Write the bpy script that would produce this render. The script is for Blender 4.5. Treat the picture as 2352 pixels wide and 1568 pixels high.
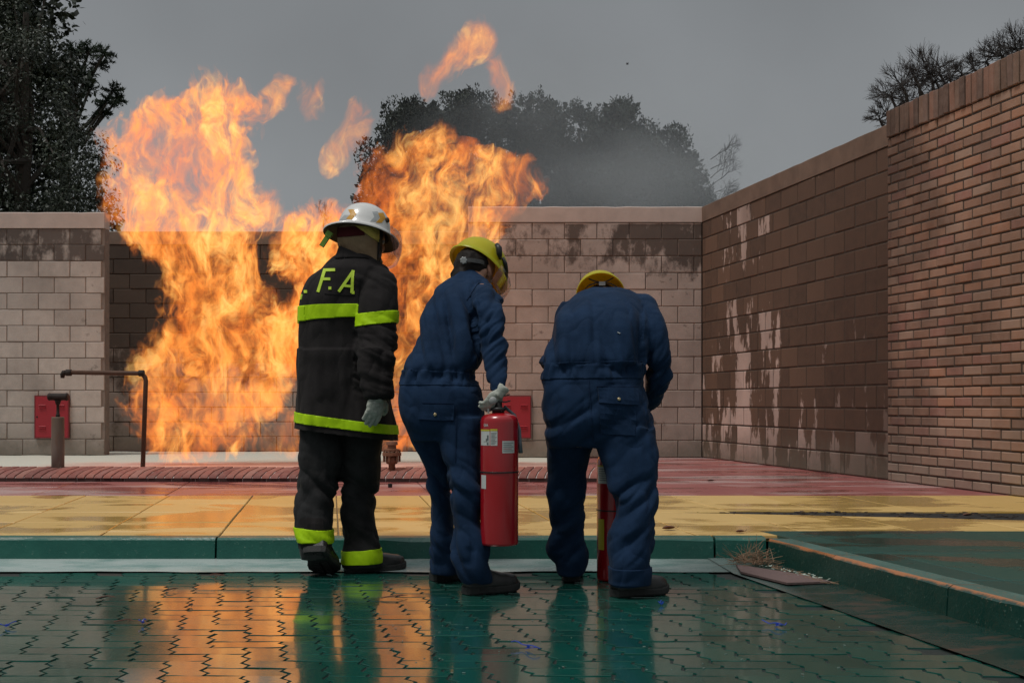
import bpy, bmesh, math, random
import numpy as np
from mathutils import Vector, Matrix, noise as mnoise
from mathutils.bvhtree import BVHTree
R = math.radians
random.seed(7)
scene = bpy.context.scene
for o in list(bpy.data.objects):
    bpy.data.objects.remove(o)

# ------------------------------------------------------------------ camera
F = 2800.0          # focal length in picture units (picture is 2352 wide)
CH = 0.817          # camera height
HZ = 926.0          # horizon row
cam_d = bpy.data.cameras.new('camera')
cam = bpy.data.objects.new('camera', cam_d)
scene.collection.objects.link(cam)
cam.location = (0, 0, CH)
cam.rotation_euler = (R(90), 0, 0)
cam_d.sensor_width = 36
cam_d.lens = 36 * F / 2352
cam_d.shift_y = (HZ - 784) / 2352
cam_d.clip_start = 0.05
cam_d.clip_end = 1000
scene.camera = cam

# ------------------------------------------------------------------ sky
world = bpy.data.worlds.new('World')
scene.world = world
world.use_nodes = True
wt = world.node_tree
for n in list(wt.nodes):
    wt.nodes.remove(n)
wo = wt.nodes.new('ShaderNodeOutputWorld')
bg = wt.nodes.new('ShaderNodeBackground')
SUN_EL, SUN_AZ = R(67), R(236)      # azimuth measured clockwise from +Y
sky = wt.nodes.new('ShaderNodeTexSky')
sky.sky_type = 'NISHITA'
sky.sun_disc = False
sky.sun_elevation = SUN_EL
sky.sun_rotation = SUN_AZ
sky.dust_density = 5.0
sky.air_density = 1.0
bw = wt.nodes.new('ShaderNodeHueSaturation'); bw.inputs['Saturation'].default_value = 0.10
wt.links.new(sky.outputs[0], bw.inputs['Color'])
geo = wt.nodes.new('ShaderNodeTexCoord')
sep = wt.nodes.new('ShaderNodeSeparateXYZ')
wt.links.new(geo.outputs['Generated'], sep.inputs[0])
rmp = wt.nodes.new('ShaderNodeValToRGB')        # overcast vault: zenith brighter than horizon
rmp.color_ramp.elements[0].position = 0.0; rmp.color_ramp.elements[0].color = (2.75, 2.90, 3.0, 1)
rmp.color_ramp.elements[1].position = 1.0; rmp.color_ramp.elements[1].color = (5.6, 5.8, 6.0, 1)
e = rmp.color_ramp.elements.new(0.35); e.color = (2.0, 2.14, 2.27, 1)
wt.links.new(sep.outputs['Z'], rmp.inputs['Fac'])
cn = wt.nodes.new('ShaderNodeTexNoise'); cn.inputs['Scale'].default_value = 3.2; cn.inputs['Detail'].default_value = 4
wt.links.new(geo.outputs['Generated'], cn.inputs['Vector'])
cr = wt.nodes.new('ShaderNodeMapRange')
cr.inputs['To Min'].default_value = 0.70; cr.inputs['To Max'].default_value = 1.36
wt.links.new(cn.outputs['Fac'], cr.inputs['Value'])
ml = wt.nodes.new('ShaderNodeVectorMath'); ml.operation = 'SCALE'
wt.links.new(rmp.outputs['Color'], ml.inputs[0]); wt.links.new(cr.outputs[0], ml.inputs['Scale'])
mx = wt.nodes.new('ShaderNodeMix'); mx.data_type = 'RGBA'; mx.inputs[0].default_value = 0.92
wt.links.new(bw.outputs[0], mx.inputs[6]); wt.links.new(ml.outputs[0], mx.inputs[7])
wt.links.new(mx.outputs[2], bg.inputs['Color'])
bg.inputs['Strength'].default_value = 0.094
wt.links.new(bg.outputs[0], wo.inputs['Surface'])

sd = bpy.data.lights.new('sun', 'SUN')
sd.energy = 1.75
sd.angle = R(16)
sd.color = (1.0, 0.965, 0.92)
sun = bpy.data.objects.new('sun', sd)
scene.collection.objects.link(sun)
sv = Vector((math.sin(SUN_AZ) * math.cos(SUN_EL), math.cos(SUN_AZ) * math.cos(SUN_EL), math.sin(SUN_EL)))
sun.rotation_euler = sv.to_track_quat('Z', 'Y').to_euler()
sun.location = (0, -5, 12)

scene.view_settings.view_transform = 'Standard'
scene.view_settings.look = 'None'
scene.view_settings.exposure = 0.06
scene.view_settings.gamma = 1.0
scene.view_settings.use_curve_mapping = False
scene.cycles.max_bounces = 6
scene.cycles.diffuse_bounces = 2
scene.cycles.glossy_bounces = 3
scene.cycles.transmission_bounces = 4
scene.cycles.transparent_max_bounces = 8
scene.cycles.volume_bounces = 0
scene.cycles.volume_max_steps = 160
scene.cycles.use_denoising = True
scene.cycles.sample_clamp_indirect = 3.0

# ------------------------------------------------------------------ node helper
class NT:
    def __init__(s, name):
        s.m = bpy.data.materials.new(name)
        s.m.use_nodes = True
        s.t = s.m.node_tree
        for n in list(s.t.nodes):
            s.t.nodes.remove(n)
        s.out = s.n('ShaderNodeOutputMaterial')
    def n(s, k, **kw):
        nd = s.t.nodes.new(k)
        for a, b in kw.items():
            setattr(nd, a, b)
        return nd
    def put(s, sock, v):
        if v is None:
            return
        if isinstance(v, bpy.types.NodeSocket):
            s.t.links.new(v, sock)
        else:
            if sock.type == 'RGBA' and len(v) == 3:
                v = (*v, 1)
            sock.default_value = v
    def math(s, op, a, b=None, c=None, clamp=False):
        nd = s.n('ShaderNodeMath', operation=op, use_clamp=clamp)
        for i, v in enumerate((a, b, c)):
            s.put(nd.inputs[i], v)
        return nd.outputs[0]
    def add(s, a, b): return s.math('ADD', a, b)
    def sub(s, a, b): return s.math('SUBTRACT', a, b)
    def mul(s, a, b): return s.math('MULTIPLY', a, b)
    def pos(s):
        return s.n('ShaderNodeNewGeometry').outputs['Position']
    def objc(s):
        return s.n('ShaderNodeTexCoord').outputs['Object']
    def rnd(s):
        return s.n('ShaderNodeObjectInfo').outputs['Random']
    def sep(s, v):
        nd = s.n('ShaderNodeSeparateXYZ'); s.put(nd.inputs[0], v); return nd.outputs
    def comb(s, x, y, z):
        nd = s.n('ShaderNodeCombineXYZ')
        for i, v in enumerate((x, y, z)):
            s.put(nd.inputs[i], v)
        return nd.outputs[0]
    def vmul(s, v, k):
        nd = s.n('ShaderNodeVectorMath', operation='MULTIPLY'); s.put(nd.inputs[0], v); s.put(nd.inputs[1], k); return nd.outputs[0]
    def vadd(s, v, k):
        nd = s.n('ShaderNodeVectorMath', operation='ADD'); s.put(nd.inputs[0], v); s.put(nd.inputs[1], k); return nd.outputs[0]
    def noise(s, v, scale=5, detail=3, rough=0.5, dist=0.0, color=False):
        nd = s.n('ShaderNodeTexNoise')
        s.put(nd.inputs['Vector'], v)
        nd.inputs['Scale'].default_value = scale
        nd.inputs['Detail'].default_value = detail
        nd.inputs['Roughness'].default_value = rough
        nd.inputs['Distortion'].default_value = dist
        return nd.outputs['Color'] if color else nd.outputs['Fac']
    def ramp(s, f, stops, interp='LINEAR'):
        nd = s.n('ShaderNodeValToRGB'); cr = nd.color_ramp; cr.interpolation = interp
        while len(cr.elements) < len(stops):
            cr.elements.new(0.5)
        for e_, (p, c) in zip(cr.elements, stops):
            e_.position = p
            e_.color = (c, c, c, 1) if isinstance(c, (int, float)) else (*c, 1)
        s.put(nd.inputs[0], f)
        return nd.outputs[0]
    def mr(s, f, a, b, c=0.0, d=1.0, smooth=False):
        nd = s.n('ShaderNodeMapRange')
        if smooth:
            nd.interpolation_type = 'SMOOTHSTEP'
        s.put(nd.inputs[0], f)
        for i, v in enumerate((a, b, c, d)):
            s.put(nd.inputs[i + 1], v)
        return nd.outputs[0]
    def mix(s, f, a, b, mode='MIX'):
        nd = s.n('ShaderNodeMix', data_type='RGBA', blend_type=mode)
        s.put(nd.inputs[0], f); s.put(nd.inputs[6], a); s.put(nd.inputs[7], b)
        return nd.outputs[2]
    def bump(s, h, strength=0.3, dist=0.01, normal=None):
        nd = s.n('ShaderNodeBump'); nd.inputs['Strength'].default_value = strength
        nd.inputs['Distance'].default_value = dist
        s.put(nd.inputs['Height'], h); s.put(nd.inputs['Normal'], normal)
        return nd.outputs[0]
    def bsdf(s, color, rough=0.6, normal=None, **kw):
        nd = s.n('ShaderNodeBsdfPrincipled')
        s.put(nd.inputs['Base Color'], color); s.put(nd.inputs['Roughness'], rough); s.put(nd.inputs['Normal'], normal)
        for k, v in kw.items():
            s.put(nd.inputs[k.replace('_', ' ')], v)
        s.t.links.new(nd.outputs[0], s.out.inputs['Surface'])
        return nd

def plain(name, col, rough=0.6, var=0.25, scale=20, bump=0.15, bdist=0.003, **kw):
    t = NT(name)
    nz = t.noise(t.pos(), scale, 4, 0.6)
    lo = tuple(c * (1 - var) for c in col); hi = tuple(min(1, c * (1 + var)) for c in col)
    c = t.mix(nz, lo, hi)
    t.bsdf(c, rough, t.bump(t.noise(t.pos(), scale * 6, 3, 0.6), bump, bdist), **kw)
    return t.m

# ------------------------------------------------------------------ geometry helpers
def pt(x, y, d):
    """point seen at picture position x, y and standing d metres away"""
    return Vector(((x - 1176) * d / F, d, CH + (HZ - y) * d / F))
def gpt(x, y, z=0.0):
    """point of the picture lying on the level z"""
    d = (CH - z) * F / (y - HZ)
    return Vector(((x - 1176) * d / F, d, z))
def wloc(o):
    v = Vector((0, 0, 0))
    while o is not None:
        v += o.location; o = o.parent
    return v
def mesh_of(name, verts, faces, mat=None, smooth=False):
    me = bpy.data.meshes.new(name)
    me.from_pydata([tuple(v) for v in verts], [], [tuple(f) for f in faces])
    me.update()
    if mat is not None:
        me.materials.append(mat)
    if smooth:
        me.polygons.foreach_set('use_smooth', [True] * len(me.polygons))
    return me
def link(name, me, parent=None, loc=(0, 0, 0), rot=(0, 0, 0)):
    o = bpy.data.objects.new(name, me)
    scene.collection.objects.link(o)
    o.parent = parent
    o.location = loc
    o.rotation_euler = rot
    return o
def obj(name, verts, faces, mat, parent=None, smooth=False):
    """mesh given in world coordinates, stored relative to its parent (parents built this way carry no rotation)"""
    off = wloc(parent) if parent is not None else Vector((0, 0, 0))
    vs = [Vector(v) for v in verts]
    if parent is None:
        c = sum(vs, Vector()) / max(1, len(vs))
        off = Vector((c.x, c.y, min(v.z for v in vs)))
        return link(name, mesh_of(name, [v - off for v in vs], faces, mat, smooth), None, off)
    return link(name, mesh_of(name, [v - off for v in vs], faces, mat, smooth), parent)
def tag(o, label=None, cat=None, group=None, kind=None):
    if label: o['label'] = label
    if cat: o['category'] = cat
    if group: o['group'] = group
    if kind: o['kind'] = kind
    return o
def thing(name, label, cat, loc, rotz=0, group=None):
    o = bpy.data.objects.new(name, None)
    o.empty_display_size = 0.1
    scene.collection.objects.link(o)
    o.location = loc; o.rotation_euler = (0, 0, rotz)
    return tag(o, label, cat, group)

class MB:
    """collects shapes into one mesh"""
    def __init__(s): s.v = []; s.f = []
    def add(s, v, f):
        k = len(s.v); s.v += [Vector(a) for a in v]; s.f += [tuple(i + k for i in q) for q in f]
    def box(s, c, sz, rot=None):
        hx, hy, hz = sz[0] / 2, sz[1] / 2, sz[2] / 2
        vs = [Vector((x, y, z)) for x in (-hx, hx) for y in (-hy, hy) for z in (-hz, hz)]
        if rot is not None: vs = [rot @ v for v in vs]
        s.add([v + Vector(c) for v in vs], [(0, 1, 3, 2), (4, 6, 7, 5), (0, 4, 5, 1), (2, 3, 7, 6), (0, 2, 6, 4), (1, 5, 7, 3)])
    def tube(s, pts, rads, seg=8, cap=True):
        pts = [Vector(p) for p in pts]
        if isinstance(rads, (int, float)): rads = [rads] * len(pts)
        vs = []; fs = []
        ref = None
        for i, p in enumerate(pts):
            a = pts[max(0, i - 1)]; b = pts[min(len(pts) - 1, i + 1)]
            t = (b - a).normalized()
            if ref is None:
                ref = t.orthogonal().normalized()
            ref = (ref - t * ref.dot(t)).normalized()
            q = t.cross(ref)
            for k in range(seg):
                an = 2 * math.pi * k / seg
                vs.append(p + (ref * math.cos(an) + q * math.sin(an)) * rads[i])
        for i in range(len(pts) - 1):
            for k in range(seg):
                k2 = (k + 1) % seg
                fs.append((i * seg + k, i * seg + k2, (i + 1) * seg + k2, (i + 1) * seg + k))
        if cap:
            fs.append(tuple(range(seg - 1, -1, -1))); fs.append(tuple((len(pts) - 1) * seg + k for k in range(seg)))
        s.add(vs, fs)
    def rings(s, rings, cap=True, closed=True):
        n = len(rings[0]); vs = [v for r in rings for v in r]; fs = []
        for i in range(len(rings) - 1):
            for k in range(n if closed else n - 1):
                k2 = (k + 1) % n
                fs.append((i * n + k, i * n + k2, (i + 1) * n + k2, (i + 1) * n + k))
        if cap:
            fs.append(tuple(range(n - 1, -1, -1))); fs.append(tuple((len(rings) - 1) * n + k for k in range(n)))
        s.add(vs, fs)
    def lathe(s, prof, c, seg=32, M=None):
        rs = []
        for r, z in prof:
            ring = [Vector((r * math.cos(2 * math.pi * k / seg), r * math.sin(2 * math.pi * k / seg), z)) for k in range(seg)]
            if M is not None: ring = [M @ v for v in ring]
            rs.append([v + Vector(c) for v in ring])
        s.rings(rs)
    def ell(s, c, r, M=None, seg=16, n=10):
        rs = []
        for i in range(n + 1):
            th = math.pi * (i + 0.02) / (n + 0.04)
            ring = []
            for k in range(seg):
                a = 2 * math.pi * k / seg
                v = Vector((r[0] * math.sin(th) * math.cos(a), r[1] * math.sin(th) * math.sin(a), -r[2] * math.cos(th)))
                if M is not None: v = M @ v
                ring.append(v + Vector(c))
            rs.append(ring)
        s.rings(rs)
    def prism(s, poly, z0, z1):
        n = len(poly)
        vs = [Vector((p[0], p[1], z0)) for p in poly] + [Vector((p[0], p[1], z1)) for p in poly]
        s.add(vs, [tuple(range(n - 1, -1, -1)), tuple(range(n, 2 * n))] + [(i, (i + 1) % n, n + (i + 1) % n, n + i) for i in range(n)])
    def obj(s, name, mat, parent=None, smooth=False):
        return obj(name, s.v, s.f, mat, parent, smooth)
# ------------------------------------------------------------------ materials of walls and floors
def wall_mat(name, pale, dark, mask_fn, joint_dark=None, rough=0.85, soot=None):
    t = NT(name)
    p = t.pos(); x, y, z = t.sep(p)
    m = mask_fn(t, p, x, y, z)
    fine = t.noise(p, 90, 3, 0.7)
    med = t.noise(p, 9, 4, 0.6)
    pv = t.mix(t.rnd(), tuple(c * 0.86 for c in pale), tuple(c * 1.08 for c in pale))
    pv = t.mix(t.mr(med, 0.35, 0.75, 0, 0.5), pv, tuple(c * 0.72 for c in pale))
    rr = t.math('FRACT', t.mul(t.rnd(), 7.31))
    dv = t.mix(rr, tuple(c * 0.65 for c in dark), tuple(c * 1.5 for c in dark))
    dv = t.mix(t.mr(med, 0.3, 0.7, 0, 0.6), dv, tuple(c * 1.3 for c in dark))
    c = t.mix(m, pv, dv)
    c = t.mix(t.mr(fine, 0.3, 0.7, 0.0, 0.35), c, t.mix(0.5, c, (0.02, 0.015, 0.012)))
    big = t.noise(t.vmul(p, (1, 1, 0.6)), 0.9, 4, 0.6)
    c = t.mix(t.mr(big, 0.42, 0.70, 0, 0.45), c, tuple(v * 0.6 for v in dark))
    if soot:
        sf = t.mr(t.add(y, t.mul(t.sub(big, 0.5), 3.0)), soot[0], soot[1], 0, soot[2])
        sf = t.mul(sf, t.mr(z, 3.0, 1.6, 0.35, 1.0))
        c = t.mix(sf, c, t.mix(med, (0.030, 0.016, 0.010), (0.075, 0.036, 0.020)))
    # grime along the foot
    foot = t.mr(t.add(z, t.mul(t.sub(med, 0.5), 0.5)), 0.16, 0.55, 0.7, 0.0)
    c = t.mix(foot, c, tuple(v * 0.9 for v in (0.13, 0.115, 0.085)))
    t.bsdf(c, rough, t.bump(t.add(t.mul(fine, 0.6), med), 0.5, 0.006))
    return t.m

PALE = (0.50, 0.415, 0.365)
def m_left(t, p, x, y, z):
    n = t.noise(t.vmul(p, (1.0, 1.0, 0.55)), 3.6, 5, 0.6)
    band = t.mul(t.mr(z, 2.70, 2.72), t.mr(z, 3.12, 3.17, 1, 0))
    top = t.mr(t.add(n, t.mul(t.sub(t.noise(p, 20, 3, 0.6), 0.5), 0.12)), 0.53, 0.64, 0.95, 0.05)
    n2 = t.noise(p, 5.5, 4, 0.7)
    low = t.mul(t.mr(n2, 0.60, 0.70), t.mr(x, -5.9, -5.5, 0.1, 0.75))
    return t.math('MAXIMUM', t.mul(band, top), low)
def m_recess(t, p, x, y, z):
    n = t.noise(t.vmul(p, (1.0, 1.0, 0.7)), 2.4, 5, 0.65)
    h = t.mr(z, 0.9, 1.9, -0.06, 0.30)
    return t.mr(t.add(n, h), 0.48, 0.62)
def m_backr(t, p, x, y, z):
    n = t.noise(t.vmul(p, (1.0, 1.0, 0.6)), 4.2, 6, 0.68)
    bias = t.add(t.mr(z, 2.1, 2.7, -0.36, 0.07), t.add(t.mr(x, 0.3, 2.0, -0.09, 0.09), t.mul(t.sub(t.rnd(), 0.5), 0.06)))
    capoff = t.mr(z, 3.10, 3.13, 0.0, -0.6)
    n3 = t.noise(p, 6.0, 3, 0.6)
    spot = t.mul(t.mr(n3, 0.66, 0.72), 0.6)
    n5 = t.mul(t.sub(t.noise(p, 18, 3, 0.6), 0.5), 0.12)
    return t.math('MAXIMUM', t.mr(t.add(t.add(t.add(n, n5), bias), capoff), 0.47, 0.60, 0, 0.92), spot)
def m_right(t, p, x, y, z):
    n = t.noise(t.vmul(p, (1.0, 1.6, 0.5)), 2.3, 5, 0.62)
    b = t.mr(z, 0.2, 1.1, -0.10, 0.05)
    b2 = t.mr(t.math('ABSOLUTE', t.sub(y, 14.2)), 0.0, 1.1, -0.09, 0.06)
    b3 = t.mr(z, 1.5, 2.1, 0.0, 0.05)
    b4 = t.mul(t.sub(t.rnd(), 0.5), 0.14)
    n5 = t.mul(t.sub(t.noise(p, 14, 3, 0.6), 0.5), 0.10)
    return t.mr(t.add(t.add(t.add(n, b4), t.add(b, b2)), t.add(b3, n5)), 0.44, 0.475)
M_left = wall_mat('painted_block_left', (0.50, 0.445, 0.40), (0.080, 0.062, 0.053), m_left)
M_recess = wall_mat('painted_block_sooty', (0.36, 0.31, 0.27), (0.060, 0.045, 0.034), m_recess)
M_backr = wall_mat('painted_block_back', PALE, (0.075, 0.055, 0.044), m_backr)
M_right = wall_mat('bare_block_side', (0.60, 0.46, 0.40), (0.098, 0.056, 0.035), m_right, soot=(13.0, 11.2, 0.8))
M_mort = plain('mortar', (0.19, 0.15, 0.125), 0.9, 0.4, 12, 0.5, 0.006)
M_mortd = plain('dark_mortar', (0.05, 0.036, 0.027), 0.9, 0.4, 12, 0.5, 0.006)
M_cap = plain('render_cap', (0.47, 0.39, 0.345), 0.85, 0.22, 5, 0.4, 0.004)
M_capr = plain('side_cap', (0.15, 0.10, 0.072), 0.85, 0.5, 5, 0.4, 0.004)

def brick_mat(name, cols, rough=0.85, mottle=0.5, foot=True):
    t = NT(name); p = t.pos(); r = t.rnd()
    n = len(cols)
    c = t.ramp(r, [(i / n, c_) for i, c_ in enumerate(cols)], 'CONSTANT')
    med = t.noise(t.vadd(p, t.comb(t.mul(r, 40), 0, 0)), 16, 4, 0.65)
    c = t.mix(t.mr(med, 0.35, 0.75, 0, mottle), c, t.mix(0.55, c, (0.40, 0.30, 0.25)))
    big = t.noise(p, 1.3, 3, 0.6)
    c = t.mix(t.mr(big, 0.40, 0.68, 0, 0.7), c, t.mix(0.6, c, (0.03, 0.02, 0.015)))
    px_, py_, z = t.sep(p)
    if foot: c = t.mix(t.mr(t.add(py_, t.mul(t.sub(big, 0.5), 2.2)), 9.9, 11.1, 0, 0.8), c, t.mix(0.7, c, (0.022, 0.012, 0.008)))
    if foot: c = t.mix(t.mr(t.add(z, t.mul(big, 0.4)), 0.35, 0.95, 0.55, 0), c, (0.30, 0.25, 0.20))
    t.bsdf(c, rough, t.bump(t.add(med, t.noise(p, 120, 2, 0.6)), 0.6, 0.004))
    return t.m
M_brick = brick_mat('orange_brick', [(0.33, 0.185, 0.118), (0.37, 0.21, 0.14), (0.28, 0.15, 0.097), (0.36, 0.23, 0.165), (0.34, 0.19, 0.125), (0.25, 0.145, 0.10), (0.38, 0.19, 0.115), (0.31, 0.15, 0.11)])
M_coping = brick_mat('weathered_coping_brick', [(0.15, 0.09, 0.062), (0.19, 0.115, 0.08), (0.11, 0.065, 0.048), (0.24, 0.125, 0.085), (0.17, 0.105, 0.08)])

def pave_mat():
    t = NT('wet_green_paver'); p = t.pos(); r = t.rnd()
    med = t.noise(p, 3.0, 4, 0.6)
    fine = t.noise(p, 45, 4, 0.65)
    c = t.mix(r, (0.004, 0.066, 0.050), (0.007, 0.100, 0.075))
    wear = t.mr(t.add(fine, t.mul(t.sub(med, 0.5), 0.7)), 0.66, 0.74)
    c = t.mix(t.mul(wear, 0.35), c, (0.18, 0.26, 0.24))
    dirt = t.mr(t.noise(t.vadd(p, (7, 3, 0)), 1.4, 4, 0.6), 0.46, 0.72)
    c = t.mix(t.mul(dirt, 0.22), c, (0.045, 0.06, 0.045))
    rough = t.mr(t.add(t.mul(fine, 0.4), t.mul(med, 0.6)), 0.3, 0.7, 0.08, 0.24)
    x, y, z = t.sep(p)
    bmp = t.bump(t.add(t.mul(fine, 0.5), t.noise(p, 11, 3, 0.6)), 0.28, 0.004)
    t.bsdf(c, rough, bmp, IOR=1.65, Coat_Weight=0.8, Coat_Roughness=0.07, Coat_IOR=1.5)
    return t.m
M_pave = pave_mat()
M_joint = plain('paver_joint_grit', (0.012, 0.02, 0.017), 0.45, 0.5, 40, 0.6, 0.004)
def kerb_mat(edge_sign, k=1.0):
    t = NT('green_kerb_paint'); p = t.pos(); x, y, z = t.sep(p)
    med = t.noise(p, 6, 5, 0.65); fine = t.noise(p, 60, 3, 0.7)
    c = t.mix(med, (0.006 * k, 0.070 * k, 0.055 * k), (0.014 * k, 0.125 * k, 0.092 * k))
    c = t.mix(t.mul(t.mr(fine, 0.64, 0.70), 0.6), c, (0.16, 0.25, 0.21))
    zz = t.add(z, t.mul(t.sub(med, 0.5), 0.05))
    chip = t.mul(t.mul(t.mr(zz, 0.119, 0.127), t.mr(t.sep(t.n('ShaderNodeNewGeometry').outputs['Normal'])[2], 0.90, 0.98, 1, 0)), edge_sign)
    c = t.mix(t.mul(t.mr(z, 0.126, 0.130), t.mul(edge_sign, 0.75)), c, t.mix(med, (0.05, 0.14, 0.12), (0.14, 0.25, 0.22)))
    c = t.mix(chip, c, (0.42, 0.15, 0.05))
    c = t.mix(t.mul(t.mr(fine, 0.60, 0.68), t.mul(t.mr(z, 0.10, 0.125), edge_sign)), c, (0.30, 0.12, 0.05))
    t.bsdf(c, t.mr(med, 0.3, 0.7, 0.25, 0.5), t.bump(t.add(med, t.mul(fine, 0.4)), 0.6, 0.008))
    return t.m
M_kerb = kerb_mat(0.12)
M_kerbs = kerb_mat(0.8, 0.45)
def gutter_mat():
    t = NT('wet_gutter_concrete'); p = t.pos(); x, y, z = t.sep(p)
    med = t.noise(t.vmul(p, (1, 2.2, 1)), 3.2, 5, 0.65)
    c = t.mix(t.mr(med, 0.42, 0.66), (0.46, 0.53, 0.51), (0.17, 0.28, 0.26))
    c = t.mix(t.mr(x, 0.75, 1.25), c, t.mix(t.mr(med, 0.52, 0.70), (0.008, 0.034, 0.028), (0.075, 0.034, 0.020)))
    t.bsdf(c, t.mr(med, 0.3, 0.7, 0.12, 0.4), t.bump(med, 0.3, 0.01), IOR=1.6)
    return t.m
M_gut = gutter_mat()
def slab_mat(name, a, b, wetdark, gloss_lo=0.08, white=None):
    t = NT(name); p = t.pos(); r = t.rnd()
    st = t.noise(t.vmul(p, (0.55, 1.0, 1)), 1.7, 5, 0.6, 0.6)
    fine = t.noise(p, 30, 4, 0.65)
    c = t.mix(r, a, b)
    wet = t.mr(st, 0.49, 0.55)
    c = t.mix(t.mul(wet, 0.55), c, wetdark)
    c = t.mix(t.mul(t.mr(fine, 0.66, 0.72), 0.5), c, (0.10, 0.08, 0.05))
    if white:
        w = t.noise(t.vmul(t.vadd(p, (3, 9, 0)), (0.4, 1.3, 1)), 1.2, 5, 0.6)
        c = t.mix(t.mul(t.mr(w, 0.52, 0.60), 0.55), c, white)
    t.bsdf(c, t.math('ADD', t.mr(wet, 0, 1, 0.34, gloss_lo), t.mul(fine, 0.08)), t.bump(t.add(fine, st), 0.25, 0.003), IOR=1.5)
    return t.m
M_yel = slab_mat('yellow_slab_paint', (0.56, 0.37, 0.12), (0.64, 0.44, 0.165), (0.38, 0.23, 0.035))
M_red = slab_mat('red_slab_paint', (0.27, 0.085, 0.08), (0.33, 0.12, 0.11), (0.17, 0.022, 0.02), 0.1, (0.50, 0.42, 0.40))
M_grn = slab_mat('green_slab_paint', (0.005, 0.05, 0.04), (0.007, 0.065, 0.05), (0.003, 0.035, 0.028), 0.05)
M_sub = plain('floor_joint_fill', (0.20, 0.14, 0.07), 0.8, 0.5, 12)
M_subr = plain('red_joint_fill', (0.20, 0.07, 0.06), 0.8, 0.5, 12)
M_subg = plain('green_joint_fill', (0.10, 0.20, 0.17), 0.8, 0.5, 12)
M_blk = plain('black_debris', (0.010, 0.010, 0.009), 0.9, 0.5, 30)

# ------------------------------------------------------------------ ground
tag(obj('ground', [(-60, -8, -0.05), (60, -8, -0.05), (60, 120, -0.05), (-60, 120, -0.05)], [(0, 1, 2, 3)],
        plain('rough_ground', (0.05, 0.06, 0.035), 0.95, 0.4, 2)), 'dark earth around the training yard', kind='structure')
UX, UY, SK = 0.123, 0.106, -0.205
PAVE_FAR = 5.95
def line_x(y):           # edge between the block paving and the side gutter
    return 1.125 + (y - 5.79) * -0.213
pv = thing('paved_yard', 'wet green interlocking block paving in front of the kerb', None, (0, 4.5, 0)); pv['kind'] = 'structure'
def zig(n, amp, teeth_per):
    """offsets along a depth-wise side: zigzag"""
    k = n * teeth_per
    out = []
    for i in range(k + 1):
        out.append((i / k, (amp if i % 2 else -amp) if 0 < i < k else 0.0))
    return out
def paver_mesh(kind):
    lx, ly = (2, 1) if kind == 'H' else (1, 2)
    g = 0.0055
    amp = 0.013
    def outline(ins):
        pts = []
        hx, hy = lx * UX / 2, ly * UY / 2
        side = [(i / 3 if ly == 1 else i / 6) for i in range(4 if ly == 1 else 7)]
        m = len(side) - 1
        # front edge, wavy
        for q in (0, 1 / 3, 2 / 3):
            pts.append(((-hx + g + ins) + (2 * hx - 2 * g - 2 * ins) * q, -hy + g * 0.8 + ins + 0.0055 * math.sin((q + 0.12) * 2 * math.pi)))
        for i in range(m + 1):
            off = (0, amp, -amp)[i % 3]
            pts.append((hx - g - ins + off, -hy + g * 0.8 + ins + (2 * hy - 1.6 * g - 2 * ins) * side[i]))
        for q in (1 / 3, 2 / 3):
            pts.append(((hx - g - ins) - (2 * hx - 2 * g - 2 * ins) * q, hy - g * 0.8 - ins + 0.0055 * math.sin((1 - q + 0.12) * 2 * math.pi)))
        for i in range(m, 0, -1):
            off = (0, amp, -amp)[i % 3]
            pts.append((-hx + g + ins + off, -hy + g * 0.8 + ins + (2 * hy - 1.6 * g - 2 * ins) * side[i]))
        return pts
    a = outline(0.0); b = outline(0.0005)
    n = len(a)
    sk = lambda q: (q[0] + SK * q[1], q[1])
    vs = [(*sk(q), -0.012) for q in a] + [(*sk(q), -0.0016) for q in a] + [(*sk(q), 0.0) for q in b]
    fs = []
    for lv in (0, 1):
        for i in range(n):
            j = (i + 1) % n
            fs.append((lv * n + i, lv * n + j, (lv + 1) * n + j, (lv + 1) * n + i))
    fs.append(tuple(2 * n + i for i in range(n)))
    return vs, fs
PM = {k: paver_mesh(k) for k in 'HV'}
PME = {k: mesh_of('paver_' + k, *PM[k], M_pave) for k in 'HV'}
cells = []
Y0 = 2.6
for j in range(-2, 32):
    for i in range(-34, 34):
        r_ = (i - j) % 4
        if r_ == 0: k = 'H'; cx, cy = i + 1, j + 0.5
        elif r_ == 3: k = 'V'; cx, cy = i + 0.5, j + 1
        else: continue
        y = Y0 + cy * UY; x = cx * UX + SK * (y - Y0) + 0.03
        if y > PAVE_FAR - (0.11 if k == 'V' else 0.055): continue
        if x > line_x(y) - (0.13 if k == 'H' else 0.07): continue
        cells.append((k, x, y))
def in_view(x, y, m=40):
    px = 1176 + x * F / y; py = HZ + CH * F / y
    return -m < px < 2352 + m and py < 1568 + m
vis = sorted([c for c in cells if in_view(c[1], c[2])], key=lambda c: c[2])
near = vis[:298]; ns = set(near)
rg = random.Random(3)
for k, x, y in near:
    o = link('paver', PME[k], pv, (x, y - 4.5, rg.uniform(-0.002, 0.001)), (rg.gauss(0, R(0.35)), rg.gauss(0, R(0.35)), rg.gauss(0, R(0.5))))
mb = MB()
for c in cells:
    if c in ns: continue
    k, x, y = c
    z = rg.uniform(-0.0012, 0.0008); tx = rg.gauss(0, 0.003); ty = rg.gauss(0, 0.003)
    mb.add([Vector((v[0] + x, v[1] + y, v[2] + z + v[0] * tx + v[1] * ty)) for v in PM[k][0]], PM[k][1])
o = mb.obj('paver_field', M_pave, pv); o['kind'] = 'stuff'
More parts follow.
